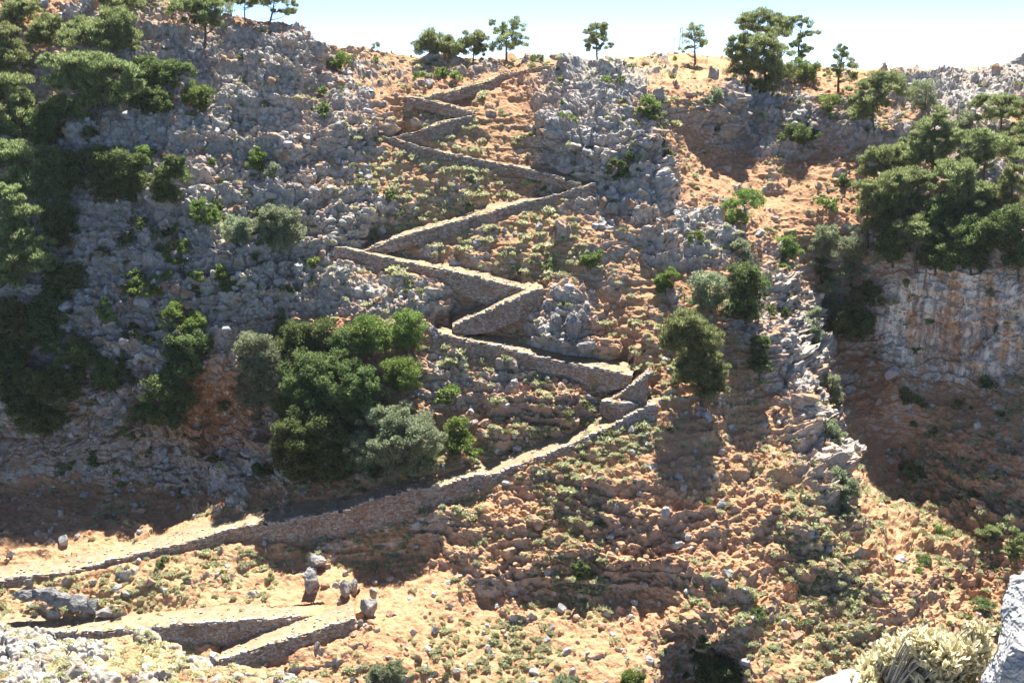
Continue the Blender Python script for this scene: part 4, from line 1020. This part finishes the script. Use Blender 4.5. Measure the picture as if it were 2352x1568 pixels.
def bush_proto(seed, n=420):
    rs = np.random.default_rng(seed); cs, ds = [], []
    for k in range(7):
        c = rs.normal(size=3) * np.array([.24, .24, .16]) + np.array([0, 0, .28]); r = rs.uniform(.16, .28)
        x = rs.normal(size=(n // 7, 3)); x /= np.linalg.norm(x, axis=1)[:, None]; x *= (rs.uniform(.3, 1, n // 7) ** .5)[:, None]
        cs.append(c + x * r); ds.append(x + rs.normal(size=x.shape) * .5 + np.array([0, 0, .4]))
    return leaf_quads(np.concatenate(cs), np.concatenate(ds), .17 * rs.uniform(.7, 1.3, n), .11 * rs.uniform(.7, 1.3, n), rs)
rs = np.random.default_rng(31)
BUSHY = [(420,600,300,380,.9),(250,350,250,250,.7),(250,900,300,220,1.2),(800,300,120,250,.35),(1380,300,170,170,.5),(1750,260,150,80,1.0),(1840,700,110,200,.8),
 (2200,640,180,60,1.2),(2200,760,180,120,.5),(2150,1000,220,130,1.0),(2250,1250,160,130,.7),(1700,620,120,120,.5),(950,170,250,50,.7),(1600,170,200,40,.4),(1620,1500,120,80,1.2),(2000,450,120,120,.8),(1250,900,200,120,.3)]
idx = sample(splats(BUSHY, Ug, V) * np.clip(1 - BAND * 1.2, 0, 1) + .01, 190, rs)
scatter('wild_bush', 'bush', [bush_proto(7000 + k) for k in range(8)], [M['oak'], M['bright'], M['olive']], idx, np.clip(rs.lognormal(.45, .4, 190), .7, 3.2),
        rs.choice(3, 190, p=[.5, .28, .22]), 190, 'undergrowth', None, ['small dark green bush', 'small light green bush', 'small grey green bush'], .08, 'wild bushes')
rs = np.random.default_rng(77)
free = np.clip(1 - bandv * .95, 0, 1)
patch = np.clip(vnoise(P1g.reshape(-1, 3).astype(np.float32), .13, 201) * 2.6 - .75, .06, 1.5).reshape(V.shape)
wv = free * patch * (1.05 - .72 * rockv) * (1 - .9 * clv) * (1 + .3 * luv)
wv *= np.where(V > 1380, .8, 1) * (1 - .55 * splats([(1750,380,200,80,1),(1350,510,160,50,1)], Ug, V)) * (1 + 1.2 * splats([(2000,1330,160,220,1),(1300,1050,300,70,.6),(1100,420,250,60,.6)], Ug, V))
n_s = 8000
idx = sample(wv, n_s, rs)
sizes = np.clip(rs.lognormal(-.45, .42, n_s), .3, 1.9)
uu, vv = Ug.ravel()[idx], V.ravel()[idx]
dark_p = .06 + .5 * rockv.ravel()[idx] + .25 * (vv < 200)
sizes *= 1 + .35 * ((uu > 820) & (uu < 1560) & (vv < 1000))
tint = (rs.random(n_s) < dark_p).astype(int)
scatter('dwarf_shrub', 'shrub', [veg_proto(3000 + k, None) for k in range(9)], [M['sage'], M['scrub']], idx, sizes, tint, 290,
        'undergrowth', ['low pale sage undergrowth on the hillside', 'low dull green undergrowth on the hillside'],
        ['pale sage dwarf shrub', 'dull green dwarf shrub'], .04, 'dwarf shrubs')
wr = free * (.16 + 1.0 * rockv + .25 * luv) * (1 - .95 * clv)
n_r = 5200
idx = sample(wr, n_r, rs)
sizes = np.clip(rs.lognormal(-1.2, .48, n_r), .14, 1.15)
tint = (rs.random(n_r) < .25 + .65 * luv.ravel()[idx]).astype(int)
scatter('boulder', 'boulder', [rock_verts(2, 4000 + k, .75) for k in range(12)], [M['boulder'], M['redrock']], idx, sizes, tint, 260,
        'rubble', ['loose grey stones on the hillside', 'loose red brown stones on the hillside'],
        ['grey stone', 'brown stone'], -.12, 'stones')

# loose stones and weeds on the path
sv, sf, so_, wv_, wf, wo = [], [], 0, [], [], 0
rs = np.random.default_rng(91)
for (f, u, v, h, d0, O, I, fz, Np) in flight_geo:
    ln = np.linalg.norm(np.diff(O, axis=0), axis=1).sum(); n = int(ln * 2.6)
    k = rs.integers(0, len(u), n); t = rs.beta(.8, .8, n) * .95
    c = O[k] + (I[k] - O[k]) * t[:, None]; c[:, 2] += .10; z = rs.uniform(.08, .30, n)
    vv_, qq_ = stone_boxes(c, z * 1.3, z, z * .6, rs.uniform(0, 3, n), rs)
    sv.append(vv_); sf.append(qq_ + so_); so_ += len(vv_)
    for q in range(int(ln * .55)):
        j = rs.integers(0, len(u)); tt = rs.choice([rs.uniform(.05, .2), rs.uniform(.75, 1.0)])
        vv_, ff_ = veg_proto(3000 + q % 9, None, 70); z = rs.uniform(.25, .75)
        wv_.append(vv_ * z + O[j] + (I[j] - O[j]) * tt + np.array([0, 0, .08])); wf.append(ff_ + wo); wo += len(vv_)
tag(mesh_obj('rubble', np.concatenate(sv), np.concatenate(sf), M['coping']), 'loose small stones on the trodden zigzag path', None, None, 'stuff')
tag(mesh_obj('undergrowth', np.concatenate(wv_), np.concatenate(wf), M['sage']), 'pale weeds along the edges of the zigzag path', None, None, 'stuff')

# ------------------------------------------------------------------ outcrop on the near side of the gorge, lower left
LIP = np.array([(-260,1425),(0,1440),(60,1452),(95,1440),(150,1470),(220,1474),(270,1468),(330,1452),(390,1478),(430,1500),(480,1530),(560,1528),(640,1552),(720,1580),(800,1640)], float)
nc, nr = 620, 260
uo = np.linspace(-260, 800, nc); lip = np.interp(uo, LIP[:, 0], LIP[:, 1])
gg = np.linspace(0, 1, nr)[:, None]
vo_ = lip[None] + (1760 - lip[None]) * gg + 0 * uo[None]
do_ = 84 - (vo_ - 1430) * .050
Po = pts(np.broadcast_to(uo[None], vo_.shape), vo_, do_)
dr = []
for s in (1.0, 2.5, 5):                       # the far side of the lip drops into the gorge
    q = Po[0].copy(); q[:, 1] += s * .5; q[:, 2] -= s * 2.2; dr.append(q)
Po = np.concatenate([np.array(dr[::-1]), Po], 0)
no = np.cross(np.gradient(Po, axis=0), np.gradient(Po, axis=1)); no /= np.linalg.norm(no, axis=-1)[..., None] + 1e-9
no[no[..., 2] < 0] *= -1
po_ = Po.reshape(-1, 3).astype(np.float32)
wp = po_ + (np.stack([vnoise(po_, 1.2, 41), vnoise(po_, 1.2, 42), vnoise(po_, 1.2, 43)], -1) - .5) * .7
rko = np.clip(.62 + fbm(po_, .16, 4, 55) * 2.6, 0, 1)
ofh, ofe = facets(wp, 2.4, 170); ofh2, ofe2 = facets(wp, .9, 174)
bb1 = boulders(wp, 2.2, 140, .15 + .8 * rko); bb2 = boulders(wp, 1.0, 150, .15 + .8 * rko); bb3 = boulders(wp, .5, 160, .2 + .7 * rko)
ds = fbm(po_, .18, 3, 8) * 1.2 + .55 * np.maximum(np.maximum(bb1 * .9, bb2), bb3) + fbm(po_, 2.2, 3, 9) * .4 * rko + rko * ((ofh - .5) * .7 + np.minimum(ofe * 4, 1) * .3 + (ofh2 - .5) * .4 + np.minimum(ofe2 * 4, 1) * .2)
Pf = Po.reshape(-1, 3) + no.reshape(-1, 3) * ds[:, None]
gs = np.random.default_rng(8); gi = gs.choice(np.arange(3 * nc, len(Pf)), 700, replace=False, p=(lambda w: w / w.sum())(np.clip(1.1 - rko[3 * nc:], .05, 1)))
gv_, gf_, off = [], [], 0
for k, i in enumerate(gi):
    v, f = veg_proto(3000 + k % 9, None, 60); z = gs.uniform(.3, .9)
    gv_.append(v * z + Pf[i]); gf_.append(f + off); off += len(v)
tag(mesh_obj('undergrowth', np.concatenate(gv_), np.concatenate(gf_), M['sage']), 'dry pale grass tufts among the rocks of the near lip', None, None, 'stuff')
o = mesh_obj('terrain', Pf, grid_faces(nr + 3, nc), M['terrain'], smooth=True,
             attrs=dict(rock=np.clip(np.maximum(rko * .9, np.maximum(bb1, bb2) * 2), 0, 1), stain=np.zeros(len(Pf)), cliff=np.zeros(len(Pf)), grassy=np.full(len(Pf), 1.3)))
tag(o, 'grey limestone lip of the near side of the gorge', 'outcrop', kind='structure')

# ------------------------------------------------------------------ haze in the gorge
hv, hf = [], []
x0, x1, y0, y1, z0, z1 = -420, 480, -6, 700, -125, 60
hv = [(x, y, z) for x in (x0, x1) for y in (y0, y1) for z in (z0, z1)]
hf = [(0,1,3,2),(4,6,7,5),(0,4,5,1),(2,3,7,6),(0,2,6,4),(1,5,7,3)]
hm = bpy.data.materials.new('haze'); hm.use_nodes = True; hm.node_tree.nodes.clear()
ho = hm.node_tree.nodes.new('ShaderNodeOutputMaterial'); hp = hm.node_tree.nodes.new('ShaderNodeVolumePrincipled')
hp.inputs['Color'].default_value = (.93, .96, 1, 1); hp.inputs['Density'].default_value = .00005; hp.inputs['Anisotropy'].default_value = .25
hm.node_tree.links.new(hp.outputs[0], ho.inputs['Volume'])
tag(mesh_obj('haze', hv, hf, hm), 'thin summer haze in the gorge air', None, None, 'stuff')

# ------------------------------------------------------------------ poles on the plateau
def pole(u, v0, v1, r, label, lattice=False):
    g = surf(u, v1 + 4); d = float(g[1]) + 3
    b = pts(u, v1 + 6, d); t = pts(u, v0, d); h = t[2] - b[2]
    root = thing('lattice_mast' if lattice else 'utility_pole', Vector(b), label, 'mast' if lattice else 'pole')
    if lattice:
        L = []
        for sx in (-.35, .35):
            L.append(([(sx, 0, -.5), (sx * .5, 0, h)], (r, r * .8)))
        v, f = tubes(L); mesh_obj('leg', v, f, M['pole'], root)
        L = []
        for k in range(7):
            z0, z1 = h * k / 7, h * (k + 1) / 7; s = 1 if k % 2 else -1
            w0, w1 = .35 - .175 * k / 7, .35 - .175 * (k + 1) / 7
            L.append(([(s * w0, 0, z0), (-s * w1, 0, z1)], (r * .6, r * .6)))
        v, f = tubes(L); mesh_obj('bracing', v, f, M['pole'], root)
    else:
        v, f = tubes([([(0, 0, -.5), (0, 0, h * .5), (0, 0, h)], (r, r * .9, r * .75))]); mesh_obj('shaft', v, f, M['pole'], root)
        v, f = tubes([([(-.45, 0, h * .94), (.45, 0, h * .94)], (.05, .05))]); mesh_obj('crossarm', v, f, M['pole'], root)
pole(1563, 62, 120, .07, 'thin lattice mast on the skyline left of the see-through pine', True)
pole(1547.5, 88, 121, .06, 'thin grey pole on the skyline left of the lattice mast')
pole(1877, 128, 150, .06, 'short thin pole right of the plateau pine clump')
pole(2246, 146, 158, .07, 'short post on the right skyline')
pole(2349, 112, 148, .09, 'tall grey pole at the right end of the skyline')

# ------------------------------------------------------------------ the viewpoint: rock, ledge and bush close to the camera
gx, gy = np.meshgrid(np.linspace(.1, 3.2, 150), np.linspace(3.1, 1.0, 110))
q = np.stack([gx, gy, np.full_like(gx, -1.665)], -1)
fl = q.reshape(-1, 3).astype(np.float32)
edge = np.clip((fl[:, 1] - 2.75 - .25 * fbm(fl, 2.5, 2, 4)) / .3, 0, 1)
hz = fbm(fl, 1.3, 4, 61) * .16 + boulders(fl + 7, .42, 170, np.full(len(fl), .8)) * .62 + boulders(fl + 3, .2, 171, np.full(len(fl), .7)) * .6
fl[:, 2] += hz - edge * .8 - np.clip((1.04 - fl[:, 0]) * 1.2, 0, 1) * .6
o = mesh_obj('ground', fl, grid_faces(110, 150), M['nearrock'], smooth=True)
tag(o, 'white limestone ledge at the viewpoint', 'ledge', kind='structure')
vs, fs, off = [], [], 0
for j, (x, y, z, rx, ry, rz) in enumerate([(1.20, 2.3, -1.36, .13, .20, .24), (1.25, 2.42, -1.60, .18, .24, .28), (1.10, 2.26, -1.41, .065, .14, .15)]):
    w, f = rock_verts(5, 1300 + j, .7)
    vs.append(w * np.array([rx, ry, rz]) + np.array([x, y, z]) - np.array([1.2, 2.3, -1.8])); fs.append(f + off); off += len(w)
o = mesh_obj('boulder', np.concatenate(vs), np.concatenate(fs), M['boulder'], smooth=True); o.location = (1.262, 2.3, -1.8)  # darker grey stone carries the shade of the boulder's near face
tag(o, 'near weathered white boulder cut by the right picture edge', 'boulder')
root = thing('thick_leaved_bush', Vector((.98, 2.75, -1.75)), 'near yellow green bush with thick oval leaves beside the white boulder', 'bush')
rs = np.random.default_rng(5)
cs, ds, st = [], [], []
for (u, v, ru, rv, n) in [(2080,1500,80,40,330),(2160,1500,70,50,330),(2030,1535,70,30,240),(2235,1500,55,50,300),(2120,1465,50,22,120),(2180,1545,110,30,300),(2250,1450,28,26,70),(2000,1560,60,20,120)]:
    n = int(n * 1.5); c0 = pts(u, v, 2.7 + rs.uniform(-.08, .08)); m = 2.7 / F
    x = rs.normal(size=(n, 3)); x /= np.linalg.norm(x, axis=1)[:, None]; x *= (rs.uniform(.2, 1, n) ** .5)[:, None]
    c = c0 + x * np.array([ru, ru, rv]) * m
    cs.append(c); ds.append(x * .6 + rs.normal(size=(n, 3)) * .6 + np.array([0, 0, .7]))
    for k in range(0, n, 7):
        tip = c[k] - np.array([.98, 2.75, -1.75]); s0 = np.array([tip[0] * .45, tip[1] * .4, 0.0])
        kk = np.linspace(0, 1, 5)[:, None]
        st.append((s0 + (tip - s0) * kk + np.array([0, 0, .03]) * np.sin(kk * math.pi), .004 * (1 - .6 * kk[:, 0])))
c = np.concatenate(cs) - np.array([.98, 2.75, -1.75]); d = np.concatenate(ds); d /= np.linalg.norm(d, axis=1)[:, None]
n = len(c); s = np.cross(d, rs.normal(size=(n, 3))); s /= np.linalg.norm(s, axis=1)[:, None]; nn = np.cross(s, d)
L = rs.uniform(.020, .040, n)[:, None]; Wd = L * rs.uniform(.24, .40, n)[:, None]
lv = []
for (a, b, e) in [(-.5,0,0),(-.15,.42,.16),(.22,.46,.16),(.5,0,.06),(.22,-.46,.16),(-.15,-.42,.16),(-.1,0,-.04),(.2,0,-.02)]:
    lv.append(c + d * L * a + s * Wd * b + nn * L * e)
lv = np.stack(lv, 1).reshape(-1, 3)
lf = (np.array([(0,6,1,1),(6,7,2,1),(7,3,2,2),(0,5,6,6),(5,4,7,6),(4,3,7,7)])[None] + 8 * np.arange(n)[:, None, None]).reshape(-1, 4)
tri = np.concatenate([np.stack([lf[:, 0], lf[:, 1], lf[:, 2]], -1), np.stack([lf[:, 0], lf[:, 2], lf[:, 3]], -1)])
tri = tri[(tri[:, 0] != tri[:, 1]) & (tri[:, 1] != tri[:, 2]) & (tri[:, 0] != tri[:, 2])]
mesh_obj('foliage', lv, tri, M['gold'], root)
v, f = tubes(st); mesh_obj('twigs', v, f, M['twig'], root)
